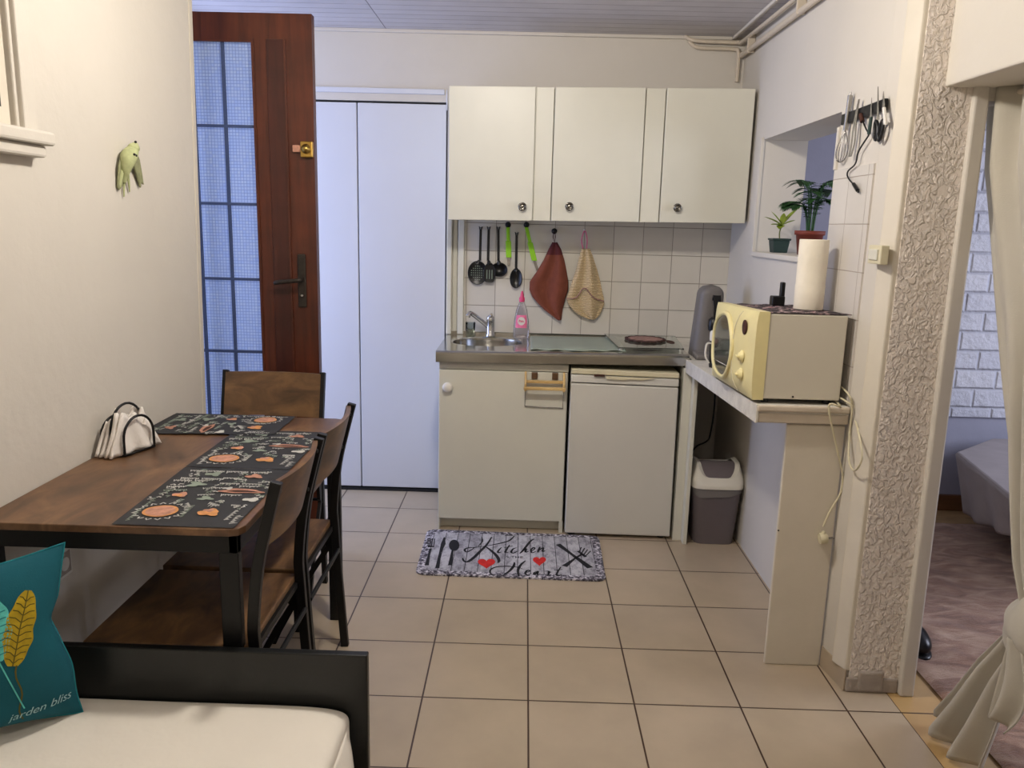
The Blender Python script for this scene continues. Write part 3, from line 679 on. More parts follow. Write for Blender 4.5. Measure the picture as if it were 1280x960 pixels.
MB().lathe([(.006, 0), (.006, .004), (.0025, .005), (.0025, .022), (.0045, .024), (.0005, .026)], (p.x, YW, p.z+.003), 12, (0, -1, 0)).build('wall_pin', 'white', t2)
l, r = R2[5]; c = (l+r)/2
MB().tube(smooth_path([l+Vector((.0, -.012, 0)), l.lerp(c, .5)+Vector((0, -.020, .006)), c+Vector((-.008, -.026, .055)), c.lerp(r, .4)+Vector((0, -.022, .008)), r+Vector((0, -.014, -.014))], 6), .0035, 6).build('fold_hem', 'trivet', t2)

# ================================================================== SIDE SHELF COUNTER + things on it
def zsh(y): return .866+(.911-.866)*(1.36-y)/(1.36-.235)      # hand-made shelf, a little out of level
sh = thing('wall_shelf', 'white painted shelf counter along the right wall under the microwave', 'shelf', (.85, .75, .88))
xs = .700
def shp(x, y, dz=0): return Vector((x, y, zsh(y)+dz))
MB().hexa([shp(xs+.004, .24, -.03), shp(.995, .24, -.03), shp(.995, 1.36, -.03), shp(xs+.004, 1.36, -.03), shp(xs+.004, .24), shp(.995, .24), shp(.995, 1.36), shp(xs+.004, 1.36)]).box((.728, 1.36, .836), (.995, YB-.01, .866)).build('board', 'shelfstone', sh, bevel=.003)
MB().hexa([shp(xs-.003, .232, -.058), shp(xs+.006, .232, -.058), shp(xs+.006, 1.352, -.058), shp(xs-.003, 1.352, -.058), shp(xs-.003, .232, .002), shp(xs+.006, .232, .002), shp(xs+.006, 1.352, .002), shp(xs-.003, 1.352, .002)]).build('edge_strip', 'shelfstone', sh, bevel=.002)
MB().hexa([shp(xs, .228, -.020), shp(.993, .228, -.020), shp(.993, .242, -.020), shp(xs, .242, -.020), shp(xs, .228, .0), shp(.993, .228, .0), shp(.993, .242, .0), shp(xs, .242, .0)]).hexa([shp(xs+.006, .236, -.058), shp(.993, .236, -.058), shp(.993, .262, -.058), shp(xs+.006, .262, -.058), shp(xs+.006, .236, -.026), shp(.993, .236, -.026), shp(.993, .262, -.026), shp(xs+.006, .262, -.026)]).build('front_moulding', 'lining', sh, bevel=.005)
# supporting panel below
pn = thing('support_panel', 'large pale panel standing below the shelf with the hanging plug', 'panel', (.9, .26, 0))
MB().box((.808, .257, .0), (.995, .272, .846)).build('board', 'trim', pn, bevel=.004)
MB().lathe([(.003, 0), (.003, .001)], at(973, 663, 'y', .256), 10, (0, -1, 0)).build('screw_hole', 'black_gap', pn)

# microwave
z0 = .908
mw = thing('microwave', 'yellowed cream microwave oven with oval window on the shelf', 'microwave', (.84, .55, .90))
a0, a1 = .262, .800
def mwz(y, h): return zsh(y)+.016+h
def hx(x0, y0, x1, y1, h0, h1): return [Vector((x0, y0, mwz(y0, h0))), Vector((x1, y0, mwz(y0, h0))), Vector((x1, y1, mwz(y1, h0))), Vector((x0, y1, mwz(y1, h0))), Vector((x0, y0, mwz(y0, h1))), Vector((x1, y0, mwz(y0, h1))), Vector((x1, y1, mwz(y1, h1))), Vector((x0, y1, mwz(y1, h1)))]
MB().hexa(hx(.694, a0, .968, a1, 0, .272)).build('casing', 'casing', mw, bevel=.004)
MB().lathe([(.0035, 0), (.003, .002)], at(991, 496, 'y', a0), 10, (0, -1, 0)).build('screw', 'dkmetal', mw)
for x in (.74, .94):
    for y in (.30, .76): MB().lathe([(.012, 0), (.012, .017)], (x, y, zsh(y)), 12).build('foot', 'blackpl', mw)
# bulged front panel
def front(u, v):   # u: near->far along y ; v: bottom->top
    y = a0-.002+u*(a1-a0+.004); h = -.004+v*.282
    e = 1-abs(2*u-1)**3.2; g = 1-abs(2*v-1)**5
    return Vector((.690-.022*e*g-.006*g, y, mwz(y, h)))
fp = MB().grid(front, 36, 20)
for u0 in (0, 1):
    fp.grid(lambda u, v, u0=u0: Vector((front(u0, v).x*(1-u)+.724*u, front(u0, v).y, front(u0, v).z)), 1, 20)
for v0 in (0, 1):
    fp.grid(lambda u, v, v0=v0: Vector((front(u, v0).x*(1-v)+.724*v, front(u, v0).y, front(u, v0).z)), 36, 1)
fpo = fp.build('front_panel', 'yellowed', mw)
def onf(u, v, d): p = front(u, v); p.x -= d; return p
# door ring + oval window
wc_u, wc_v, wr_u, wr_v = .60, .50, .27, .40
mb = MB(); mb.grid(lambda u, v: onf(wc_u+wr_u*v*math.cos(2*PI*u), wc_v+wr_v*v*math.sin(2*PI*u), .0045), 40, 5, wrap=True)
dw = mb.build('door_window', 'darkglass', mw)
MB().tube([onf(wc_u+wr_u*math.cos(2*PI*k/48), wc_v+wr_v*math.sin(2*PI*k/48), .002) for k in range(48)], .009, 8, closed=True).build('window_rim', 'yellowed', mw)
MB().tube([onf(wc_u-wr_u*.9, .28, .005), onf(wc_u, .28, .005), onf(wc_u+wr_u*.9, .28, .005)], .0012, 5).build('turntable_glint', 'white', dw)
# door seam (curved) and controls
MB().tube([onf(.285+.05*math.sin(PI*k/16), .03+.94*k/16, .001) for k in range(17)], .0022, 6).build('door_seam', 'ivory', mw)
for v_, n_ in ((.46, 'power_knob'), (.25, 'timer_knob')):
    p = onf(.15, v_, .0); k = MB().lathe([(.021, 0), (.021, .003), (.015, .006), (.013, .013), (.0005, .015)], p, 22, (-1, 0, 0)).build(n_, 'yellowed', mw)
    MB().box((p.x-.021, p.y-.013, p.z-.003), (p.x-.006, p.y+.013, p.z+.003)).build('grip', 'yellowed', k, bevel=.002)
MB().lathe([(.024, 0), (.024, .003), (.021, .004), (.0005, .004)], onf(.15, .80, .0), 24, (-1, 0, 0)).build('badge', 'brownprint', mw)
MB().prism([(.969, .40, mwz(.4, .13)), (.969, .50, mwz(.5, .13)), (.985, .49, mwz(.5, .11)), (.985, .41, mwz(.4, .11))], (0, 0, -.08)).build('rear_vent_cover', 'cream', mw, bevel=.005)
# cloth on top of the microwave
mzt = lambda y: mwz(y, .272)
def clf(u, v):
    x = .706+u*.272; y = .264+v*.50
    z = mzt(max(y, a0))+.003+.0022*math.sin(u*19)*math.sin(v*23)
    if x > .97: z -= 0
    if y < a0: z -= (a0-y)*1.1
    return Vector((x, y, z))
tag(MB().grid(clf, 30, 36).build('placemat_cloth', 'topmat', solid=.002), 'dark patterned cloth spread on top of the microwave', 'cloth')
mc = Vector((.872, .62, mzt(.62)+.006))
tr_ = thing('paper_towel_roll', 'upright roll of cream paper towel standing on the microwave', 'paper towel', (.905, .47, mzt(.47)+.006))
c0 = Vector((.905, .47, mzt(.47)+.0065))
c0.x += .008
pr = []
ph = .232; pR = .0475
MB().lathe([(.018, 0), (pR-.001, 0), (pR, .003), (pR+.0006, .08), (pR-.0004, .083), (pR+.0003, .160), (pR, ph-.003), (pR-.001, ph), (.019, ph), (.018, ph-.01)], c0, 40).build('roll', 'paper', tr_)
MB().lathe([(.0175, .001), (.0175, ph-.002)], c0, 24, cap=False).build('cardboard_core', 'trivet', tr_)
bk = Vector((.88, .66, mzt(.66)+.006))
bx = thing('gadget', 'small black stand-like object behind the paper towel roll', 'gadget', bk)
MB().box(bk+Vector((-.035, -.02, 0)), bk+Vector((.01, .02, .035))).build('block', 'blackpl', bx, bevel=.004)
MB().box(bk+Vector((-.005, -.012, .0)), bk+Vector((.01, .012, .085))).build('post', 'blackpl', bx, bevel=.004)

# coffee machine at the back of the shelf
cf = Vector((.815, 1.50, .866))
cm = thing('coffee_machine', 'grey tall coffee maker with black lever behind the microwave', 'coffee maker', cf)
def cofb(u, v):
    # rounded column, v height, leaning slightly back
    h = v*.335; wd = .068*(1-.18*v) if v < .86 else .068*(1-.18*v)*math.sqrt(max(0, 1-((v-.86)/.14)**2))
    dp = .075*(1-.15*v) if v < .9 else .075*(1-.15*v)*math.sqrt(max(0, 1-((v-.9)/.1)**2))
    a = 2*PI*u; ca, sa = math.cos(a), math.sin(a)
    x = wd*abs(ca)**.6*(1 if ca > 0 else -1); y = dp*abs(sa)**.6*(1 if sa > 0 else -1)
    return cf+Vector((x+.012*v, y+.02, h))
MB().grid(cofb, 36, 30, wrap=True).build('body', 'grey_pl', cm)
MB().prism([cf+Vector((-.075, -.15, 0)), cf+Vector((.08, -.15, 0)), cf+Vector((.075, -.04, 0)), cf+Vector((-.07, -.04, 0))], (0, 0, .028)).build('drip_tray', 'grey_pl', cm, bevel=.01)
lv = MB().bar([cf+Vector((.02, -.055, .27)), cf+Vector((.02, -.075, .29)), cf+Vector((.028, -.075, .22)), cf+Vector((.03, -.072, .17))], .034, .014, side=(1, 0, 0)).build('lever', 'blackpl', cm, bevel=.004)
MB().lathe([(.024, 0), (.028, .02), (.026, .05), (.015, .06)], cf+Vector((.015, -.075, .13)), 20).build('brew_head', 'blackpl', cm)
# small carafe / cups in front
cp = Vector((.78, 1.12, zsh(1.12)))
cj = thing('coffee_jug', 'white-topped black jug standing between coffee maker and microwave', 'jug', cp)
MB().lathe([(.0005, 0), (.030, 0), (.032, .01), (.033, .08), (.034, .115)], cp, 28).build('jug_body', 'blackpl', cj)
MB().lathe([(.035, .115), (.036, .120), (.036, .150), (.032, .156), (.0005, .158)], cp, 28).build('lid', 'white', cj)
MB().bar(smooth_path([cp+Vector((-.03, -.01, .105)), cp+Vector((-.05, -.012, .10)), cp+Vector((-.052, -.012, .05)), cp+Vector((-.034, -.01, .02))], 4), .010, .006, side=(0, 1, 0)).build('handle', 'white', cj)
cp = Vector((.745, .93, zsh(.93)))
g2 = thing('glass_tumbler', 'small clear glass on the shelf at the left edge beside the microwave', 'glass', cp)
MB().lathe([(.0005, .001), (.018, .001), (.022, .05), (.0205, .05), (.0165, .006), (.0005, .006)], cp, 22, cap=False).build('cup', 'cupglass', g2)

# small box under the shelf + cable
bx = thing('junction_box', 'small white box fixed under the shelf edge', 'box', (.78, 1.0, .82))
MB().box((.765, .98, zsh(1.0)-.075), (.80, 1.06, zsh(1.0)-.0295)).build('box', 'white', bx, bevel=.006)
cb = smooth_path([(.90, 1.62, .83), (.905, 1.60, .6), (.89, 1.58, .46), (.86, 1.52, .44), (.80, 1.46, .43), (.76, 1.44, .38)], 6)
tag(MB().tube(cb, .004, 6).build('black_cable', 'blackpl'), 'black power cable hanging in the dark gap behind the waste bin', 'cable')

# waste bin
bn = Vector((.878, 1.385, 0))
wb = thing('waste_bin', 'taupe plastic waste bin with cream swing lid beside the wall', 'waste bin', bn)
def rr(w, d, u, k=4.5):
    a = 2*PI*u; c, s_ = math.cos(a), math.sin(a)
    return w*abs(c)**(2/k)*(1 if c > 0 else -1), d*abs(s_)**(2/k)*(1 if s_ > 0 else -1)
def binf(u, v):
    w_, d_ = .094+.021*v, .085+.020*v; x, y = rr(w_, d_, u, 5); return bn+Vector((x, y, v*.285))
mb = MB().grid(binf, 48, 8, wrap=True); mb.add([binf(k/48, 0) for k in range(48)], [tuple(range(47, -1, -1))])
mb.build('tub', 'bin', wb)
def lidf(u, v):
    # side wall then curved shoulders with dipping opening
    w_ = .122-.022*max(0, v-.35)/.65; d_ = .111-.02*max(0, v-.35)/.65
    x, y = rr(w_, d_, u, 5)
    a = 2*PI*u
    top = .362+.030*abs(math.cos(a))**3-.035*max(0, -math.sin(a))**2
    return bn+Vector((x, y, .277+(top-.277)*v))
mb = MB().grid(lidf, 64, 8, wrap=True)
mb.grid(lambda u, v: (lambda p, q: p.lerp(q, v))(lidf(u, 1), Vector((bn.x+(lidf(u, 1).x-bn.x)*.80, bn.y+(lidf(u, 1).y-bn.y)*.82, lidf(u, 1).z-.006))), 64, 3, wrap=True)
mb.build('lid_frame', 'binlid', wb)
def flap(u, v):
    x, y = (u-.5)*.168, (v-.5)*.172
    z = .308+.076*math.cos((v-.5)*PI*.95)
    return bn+Vector((x, y, z))
mb = MB().grid(flap, 14, 22)
for e in (0, 1): mb.add([flap(e, j/22) for j in range(23)]+[bn+Vector(((e-.5)*.168, .086, .305)), bn+Vector(((e-.5)*.168, -.086, .305))], [tuple(range(25))])
mb.build('swing_flap', 'bin', wb)
def bag(u, v):
    x, y = rr(.1165, .1065, u, 5); return bn+Vector((x, y, .281-.035*v*(1+.35*math.sin(u*2*PI*3+1))-.002))
MB().grid(bag, 60, 3, wrap=True).build('bin_bag_rim', 'grey_pl', wb)

# ================================================================== PLANTS in the opening
def pot(mb, c, r0, r1, h, square=False):
    n = 28
    if square:
        for (w0, w1, za, zb) in ((r0, r1*.96, 0, h*.86), (r1*1.04, r1*1.08, h*.86, h)):
            mb.hexa([c+Vector((sx*w0, sy*w0, za)) for sx, sy in ((-1, -1), (1, -1), (1, 1), (-1, 1))]+[c+Vector((sx*w1, sy*w1, zb)) for sx, sy in ((-1, -1), (1, -1), (1, 1), (-1, 1))])
    else: mb.lathe([(.0005, 0), (r0, 0), (r1*.97, h*.82), (r1*1.08, h*.82), (r1*1.1, h), (r1*.98, h), (r1*.95, h*.9)], c, n, cap=False)
def leaf(mb, base, tip, w, sag=0, up=(0, 0, 1), n=8, mi=0):
    base, tip = Vector(base), Vector(tip); ax = tip-base; sd = ax.cross(Vector(up)); sd = sd.normalized() if sd.length > 1e-6 else Vector((1, 0, 0))
    nn = sd.cross(ax).normalized()
    def fn(u, v):
        p = base+ax*u; p.z -= sag*u*u*ax.length
        wd = w*math.sin(PI*min(1, u*.93+.05))**.8
        return p+sd*wd*(v-.5)+nn*abs(v-.5)*wd*.35
    mb.grid(fn, n, 4, mi)
c = Vector((1.075, 1.46-.10, zsill+.002))
p1 = thing('potted_plant', 'small yellow-green leafy plant in a square dark green pot on the sill', 'potted plant', c)
mb = MB(); pot(mb, c, .030, .038, .062, True); mb.build('pot', 'potgreen', p1, bevel=.003)
MB().lathe([(.0005, .0), (.036, 0)], c+Vector((0, 0, .0625)), 18, cap=False).build('soil', 'soil', p1)
top = c+Vector((.006, 0, .118))
MB().tube(smooth_path([c+Vector((0, 0, .06)), c+Vector((-.002, 0, .09)), top], 4), .0028, 6).build('stem', 'stem', p1)
LV = [((-.085, -.01, .045), .024), ((-.05, .01, .068), .026), ((-.055, -.02, .008), .034), ((-.02, -.03, -.012), .036), ((.03, .01, .05), .036), ((.072, .02, .088), .034), ((.05, -.02, .03), .032), ((.01, .02, .06), .026)]
for (dx, dy, dz), w_ in LV:
    mb = MB(); leaf(mb, top, top+Vector((dx, dy, dz)), w_, .1); mb.build('leaf', 'leafl', p1)
c = Vector((1.115, 1.10, zsill+.002))
p2 = thing('potted_plant', 'bushy dark green parlour palm in a terracotta-brown pot on the sill', 'potted plant', c)
mb = MB(); pot(mb, c, .042, .055, .098); mb.build('pot', 'terracotta', p2)
MB().lathe([(.0005, .088), (.053, .088)], c, 22, cap=False).build('soil', 'soil', p2)
random.seed(11)
for k in range(15):
    a = 2*PI*k/15+random.uniform(-.2, .2); L = random.uniform(.06, .12); H = random.uniform(.13, .26)
    b0 = c+Vector((.012*math.cos(a), .012*math.sin(a), .085)); t0 = c+Vector((L*.35*math.cos(a), L*.35*math.sin(a), .085+H*.75)); t1_ = c+Vector((L*math.cos(a), L*math.sin(a), .085+H*.86))
    t1_.x = min(t1_.x, 1.19) if t1_.y > 1.475-.02 else t1_.x
    P = smooth_path([b0, t0, t1_], 8); mb = MB(); mb.tube(P, .0022, 5)
    for q in range(5, len(P)):
        tdir = (P[q]-P[q-1]).normalized(); sd = tdir.cross(Vector((0, 0, 1)))
        sd = sd.normalized() if sd.length > .05 else Vector((math.sin(a), -math.cos(a), 0))
        ln = .062*math.sin(PI*(q-3)/(len(P)-1))**.7+.008 if q > 4 else .02
        for s_ in (-1, 1): leaf(mb, P[q], P[q]+(sd*s_*.85+tdir*.6)*ln+Vector((0, 0, -.010)), .010, .3, n=4)
    mb.build('frond', 'leafd', p2)

# ================================================================== MAGNETIC RAIL and its tools (right wall)
XM = XR-.001
ra, rb = at(1052, 150, 'x', XM-.01), at(1104, 131, 'x', XM-.01)
rl = thing('magnetic_rail', 'black magnetic knife rail on the right wall above the tiles', 'knife rail', ra)
MB().hexa([Vector((XM-.012, rb.y-.01, rb.z-.017)), Vector((XM, rb.y-.01, rb.z-.017)), Vector((XM, ra.y, ra.z-.017)), Vector((XM-.012, ra.y, ra.z-.017)), Vector((XM-.012, rb.y-.01, rb.z+.017)), Vector((XM, rb.y-.01, rb.z+.017)), Vector((XM, ra.y, ra.z+.017)), Vector((XM-.012, ra.y, ra.z+.017))]).build('bar', 'blackmetal', rl, bevel=.002)
XT = XM-.014
def T(px, py, x=XT): return at(px, py, 'x', x)
wk = thing('whisk', 'steel balloon whisk hanging at the left end of the magnetic rail', 'whisk', T(1062, 120))
h0, h1 = T(1063, 119), T(1057, 163)
MB().tube([h0, h1], .008, 10).tube([h0, h0+Vector((0, 0, .010))], .003, 6).build('handle', 'silver', wk)
bot = T(1050, 203); ax = (bot-h1)
for k in range(6):
    a = PI*k/6; sd = Vector((math.cos(a)*.6, math.sin(a), 0)); mb = MB()
    pts = []
    for j in range(25):
        t = j/24; w_ = .036*math.sin(PI*t)**.9 if t < .999 else 0
        ph_ = 2*PI*t; prog = .5-.5*math.cos(ph_); sgn = math.sin(ph_)
        pts.append(h1+ax*prog+sd*.036*sgn*(prog**.5))
    mb.tube(pts, .0011, 5); mb.build('wire', 'silver', wk)
# slim steel spatula / tongs
tg = thing('tongs', 'slim steel tongs hanging beside the whisk on the rail', 'tongs', T(1073, 125))
for s_ in (-1, 1): MB().bar(smooth_path([T(1074, 124), T(1071, 150)+Vector((-.004, s_*.006, 0)), T(1068, 178)+Vector((-.004, s_*.012, 0)), T(1064, 196)+Vector((-.004, s_*.006, 0))], 4), .010, .002, side=(0, 1, 0)).build('arm', 'silver', tg)
# usb cable
ug = smooth_path([T(1077, 148), T(1083, 162), T(1086, 168), T(1080, 178), T(1073, 190), T(1069, 205), T(1060, 214), T(1060, 222), T(1068, 232)], 5)
uc = thing('charging_cable', 'thin black charging cable dangling from the magnetic rail', 'cable', T(1077, 148))
MB().tube(ug, .0026, 6).build('cord', 'blackpl', uc)
MB().tube([T(1067, 230), T(1072, 238)], .006, 8).tube([T(1072, 238), T(1073, 240)], .004, 6).build('connector', 'blackpl', uc)
MB().tube([T(1076, 143), T(1078, 152)], .007, 8).build('connector', 'brownprint', uc)
# knives
def knife(label, top, mid, bott, hm):
    k = thing('small_knife', label, 'knife', T(*mid))
    A, B, C_ = T(*top), T(*mid), T(*bott)
    MB().prism([A, B+Vector((0, -.007, 0)), B+Vector((0, .007, 0))], (-.0015, 0, 0)).build('blade', 'silver', k)
    MB().bar([B, C_], .012, .008, side=(0, 1, 0)).build('handle', hm, k, bevel=.002)
knife('small knife with dark green handle on the rail', (1090, 122), (1089, 146), (1086, 168), 'potgreen')
knife('thin knife with white handle at the right end of the rail', (1105, 114), (1105, 134), (1107, 156), 'white')
sc = thing('scissors', 'scissors with black loop handles, blades up on the rail', 'scissors', T(1098, 150))
A = T(1098, 108); B = T(1098, 150)
for s_ in (-1, 1): MB().prism([A+Vector((0, s_*.001, 0)), B+Vector((0, -.004+s_*.004, 0)), B+Vector((0, .004+s_*.004, 0))], (-.0016, 0, 0)).build('blade', 'silver', sc)
for px in (1095, 1101):
    cc = T(px, 163); MB().tube([cc+Vector((0, .012*math.cos(2*PI*k/20)+(.006 if px < 1098 else -.006)*math.sin(2*PI*k/20), .028*math.sin(2*PI*k/20))) for k in range(20)], .0048, 8, closed=True).build('loop_handle', 'blackpl', sc)
# light switch / cover box on the tiles
a, b_ = at(1088, 306, 'x', XR-.02), at(1103, 331, 'x', XR-.02)
sw = thing('wall_switch', 'small cream switch box on the tile edge above the microwave', 'switch', (XR, (a.y+b_.y)/2, a.z-.03))
MB().box((XR-.024, b_.y+.01, b_.z), (XR, a.y, a.z)).build('switch_box', 'ivory', sw, bevel=.003)
MB().box((XR-.029, b_.y+.025, b_.z+.012), (XR-.023, a.y-.015, a.z-.012)).build('rocker', 'cream', sw, bevel=.002)

# power cord of the microwave with plug
Xc = .985
path = [(Vector((.975, .40, .93))), Vector((.96, .235, .915)), at(1036, 508, 'y', .222), at(1046, 560, 'y', .236), at(1053, 592, 'y', .244), at(1051, 615, 'y', .247), at(1038, 638, 'y', .247), at(1029, 658, 'y', .245)]
pc = thing('power_cord', 'white power cord with plug hanging in front of the support panel', 'power cord', path[2])
MB().tube(smooth_path(path, 6), .0033, 7).build('cord', 'ivory', pc)
MB().tube(smooth_path([Vector((.985, .42, .97)), at(1060, 492, 'y', .24), at(1068, 520, 'y', .235), at(1076, 555, 'x', .988), at(1077, 575, 'x', .986), at(1068, 588, 'x', .984), at(1061, 575, 'x', .984), at(1062, 540, 'y', .228), at(1065, 510, 'y', .222), at(1058, 502, 'y', .236), Vector((.97, .30, .935))], 6), .0033, 7).build('cord_loop', 'ivory', pc)
P0 = at(1029, 672, 'y', .24)
MB().tube([P0+Vector((0, 0, .022)), P0+Vector((0, 0, .012)), P0+Vector((0, 0, .004))], [.005, .009, .012], 10).lathe([(.017, 0), (.019, .006), (.018, .022), (.012, .026)], P0+Vector((-.012, 0, -.004)), 20, (1, 0, .1)).build('plug', 'ivory', pc)
MB().tube([P0+Vector((.012, -.005, -.002)), P0+Vector((.034, -.005, .001))], .0024, 8).tube([P0+Vector((.012, .006, -.004)), P0+Vector((.034, .006, -.001))], .0024, 8).build('pins', 'silver', pc)

# ================================================================== PIPES in the ceiling corner
pp = thing('heating_pipes', 'painted pipes running along the ceiling corner above the cabinets', 'pipe', (.98, 1.88, 2.33))
ya = YB-.022
MB().tube(smooth_path([(.70, ya+.01, 2.372), (.735, ya-.005, 2.352), (.80, ya-.005, 2.347), (.90, ya-.005, 2.346), (.962, ya-.012, 2.344), (.968, ya-.05, 2.342), (.968, 1.2, 2.335), (.968, .1, 2.33)], 5), .0095, 10).build('pipe', 'lining', pp)
MB().tube(smooth_path([(.72, ya+.01, 2.352), (.76, ya+.006, 2.322), (.85, ya+.005, 2.318), (.94, ya+.004, 2.316), (.962, ya-.004, 2.300), (.965, ya-.002, 2.20), (.965, ya, 2.165)], 5), .009, 10).build('pipe', 'lining', pp)
MB().tube(smooth_path([(.975, ya-.01, 2.285), (.978, 1.6, 2.283), (.978, 1.0, 2.278), (.978, .1, 2.27)], 5), .0125, 10).build('pipe', 'lining', pp)
for y in (1.74, 1.05): MB().box((.962, y-.006, 2.268), (.999, y+.006, 2.35)).build('pipe_clip', 'lining', pp, bevel=.004)
struct(MB().box((.93, .1, ZC-.014), (.945, YB, ZC)).box((-1.3, YB-.016, ZC-.016), (.93, YB, ZC)), 'trim_16', 'plaster2', bevel=.003)

# ================================================================== KITCHEN MAT
mt = thing('kitchen_mat', 'grey board-print kitchen mat with lettering, hearts and cutlery', 'mat', (-.07, 1.11, 0))
cm_ = [Vector((-.472, .868, 0)), Vector((.328, .858, 0)), Vector((.340, 1.342, 0)), Vector((-.480, 1.362, 0))]
def matP(u, v):
    return (cm_[0]*(1-u)+cm_[1]*u)*(1-v)+(cm_[3]*(1-u)+cm_[2]*u)*v
def rrect(m, r, n=6):
    out = []
    for cx_, cy_, a0_ in ((1-m, 1-m*1.6, 0), (m, 1-m*1.6, 90), (m, m*1.6, 180), (1-m, m*1.6, 270)):
        for k in range(n+1):
            a = math.radians(a0_+90*k/n); out.append(matP(cx_+math.cos(a)*r-(r if math.cos(a0_*PI/180+PI/4) > 0 else -r), cy_+math.sin(a)*r*1.6-(r*1.6 if math.sin(a0_*PI/180+PI/4) > 0 else -r*1.6)))
    return out
o_ = rrect(0, .05); i_ = rrect(.045, .03); n_ = len(o_)
mb = MB(); zt_ = .009
vs = [p.copy() for p in o_]+[p+Vector((0, 0, zt_-.002)) for p in o_]+[p*.985+matP(.5, .5)*.015+Vector((0, 0, zt_)) for p in o_]+[p+Vector((0, 0, zt_)) for p in i_]
fs = []; mi = []
for k in range(n_):
    j = (k+1) % n_
    for l_ in range(3): fs.append((l_*n_+k, l_*n_+j, (l_+1)*n_+j, (l_+1)*n_+k)); mi.append(1)
fs.append(tuple(range(3*n_, 4*n_))); mi.append(0); fs.append(tuple(range(n_-1, -1, -1))); mi.append(1)
for f, q in zip(fs, mi): mb.f.append(list(f)); mb.m.append(q); mb.sm.append(False)
mb.v = vs; MATB = mb
MZ = zt_+.0003
def K1(x, y): return at(560+x/9.143, 655+y/9.143, 'z', MZ)      # calligraphy traced on the mat's plane
def K2(x, y): return at(480+x*.2344, 640+y*.2344, 'z', MZ)
S = [([(500, 150), (440, 240), (370, 310), (300, 380), (230, 430), (185, 425), (165, 390)], 20), ([(440, 250), (330, 265), (220, 275), (190, 300), (215, 320), (270, 295), (300, 270)], 12),
     ([(760, 135), (700, 190), (600, 220), (450, 250)], 14), ([(430, 258), (500, 310), (560, 370), (582, 420), (570, 445)], 20), ([(385, 150), (392, 200), (345, 255)], 9), ([(650, 132), (700, 128), (745, 132)], 16),
     ([(610, 268), (572, 312), (580, 330), (606, 318)], 13), ([(650, 235), (662, 238)], 12), ([(705, 238), (655, 320), (690, 326)], 14), ([(640, 272), (740, 252)], 9),
     ([(785, 272), (745, 285), (722, 322), (750, 332), (792, 312)], 13), ([(985, 172), (940, 200), (860, 300), (820, 338)], 15), ([(845, 315), (890, 282), (885, 322), (922, 312)], 13),
     ([(955, 312), (990, 284), (978, 268), (948, 300), (962, 330), (1004, 312)], 12), ([(1050, 262), (1025, 326)], 14), ([(1030, 310), (1088, 270), (1080, 316), (1112, 302)], 12),
     ([(760, 438), (750, 480), (700, 540), (620, 592)], 16), ([(590, 588), (495, 570), (485, 525), (560, 490), (700, 485), (800, 496), (850, 512)], 11), ([(885, 420), (830, 470), (800, 530), (810, 602)], 16),
     ([(880, 562), (932, 540), (912, 528), (882, 560), (908, 586), (952, 570)], 12), ([(1030, 540), (985, 556), (988, 582), (1030, 540), (1022, 580), (1060, 566)], 12), ([(1118, 540), (1155, 545), (1140, 592)], 13), ([(1130, 560), (1182, 548)], 9), ([(1290, 490), (1240, 575), (1262, 592), (1300, 580)], 13), ([(1210, 530), (1310, 520)], 8)]
mb = MATB
for pts, w_ in S: mb.ribbon([K1(p.x, p.y) for p in smooth_path([(x, y, 0) for x, y in pts], 5)], w_*.0008, (0, 0, 1), .0004, 2, taper=True)
tm = text_mesh('IS THE', .030, (K1(750, 378), K1(850, 382)-K1(750, 378), Vector((0, 1, 0))), 0, 't', None); mb.add(tm.v, tm.f, 2)
def heart(cx_, cy_, w_, h_, nm):
    pts = []
    for k in range(40):
        t = 2*PI*k/40; x = math.sin(t)**3; y = (13*math.cos(t)-5*math.cos(2*t)-2*math.cos(3*t)-math.cos(4*t))/15
        p = K1(cx_+x*w_/2, cy_-y*h_/2); p.z = MZ+.0006; pts.append(p)
    c_ = K1(cx_, cy_); c_.z = MZ+.0006
    mb.add([c_]+pts, [(0, 1+(k+1) % 40, 1+k) for k in range(40)], 3)
heart(440, 448, 200, 120, 'heart_print'); heart(1045, 422, 150, 110, 'heart_print')
def rib(pts, w_): mb.ribbon([K2(*p) for p in pts], w_, (0, 0, 1), .0004, 2)
rib([(248, 195), (240, 230), (228, 285)], [.012, .010, .018])
for dx in (-18, -6, 6, 18): rib([(252+dx, 142), (250+dx*.8, 185)], .005)
rib([(233, 185), (268, 185)], .014)
rib([(322, 135), (316, 170), (300, 215), (284, 300)], [.006, .022, .010, .018])
rib([(366, 205), (352, 285)], [.010, .018])
P_ = [K2(374+28*math.cos(2*PI*k/24), 178+30*math.sin(2*PI*k/24))+Vector((0, 0, .0004)) for k in range(24)]
mb.add(P_, [tuple(range(23, -1, -1))], 2)
rib([(928, 172), (1000, 225), (1100, 298)], [.026, .016, .030])
rib([(1060, 222), (1015, 250), (962, 290)], [.014, .010, .026])
for a_ in ((1040, 215, 1052, 188), (1052, 224, 1070, 192), (1064, 230, 1086, 200), (1072, 238, 1102, 208)): rib([a_[:2], a_[2:]], .006)
rib([(1034, 208), (1076, 240)], .014)
mb.build('mat_body', ['boardprint', 'matedge', 'ink', 'red'], mt)

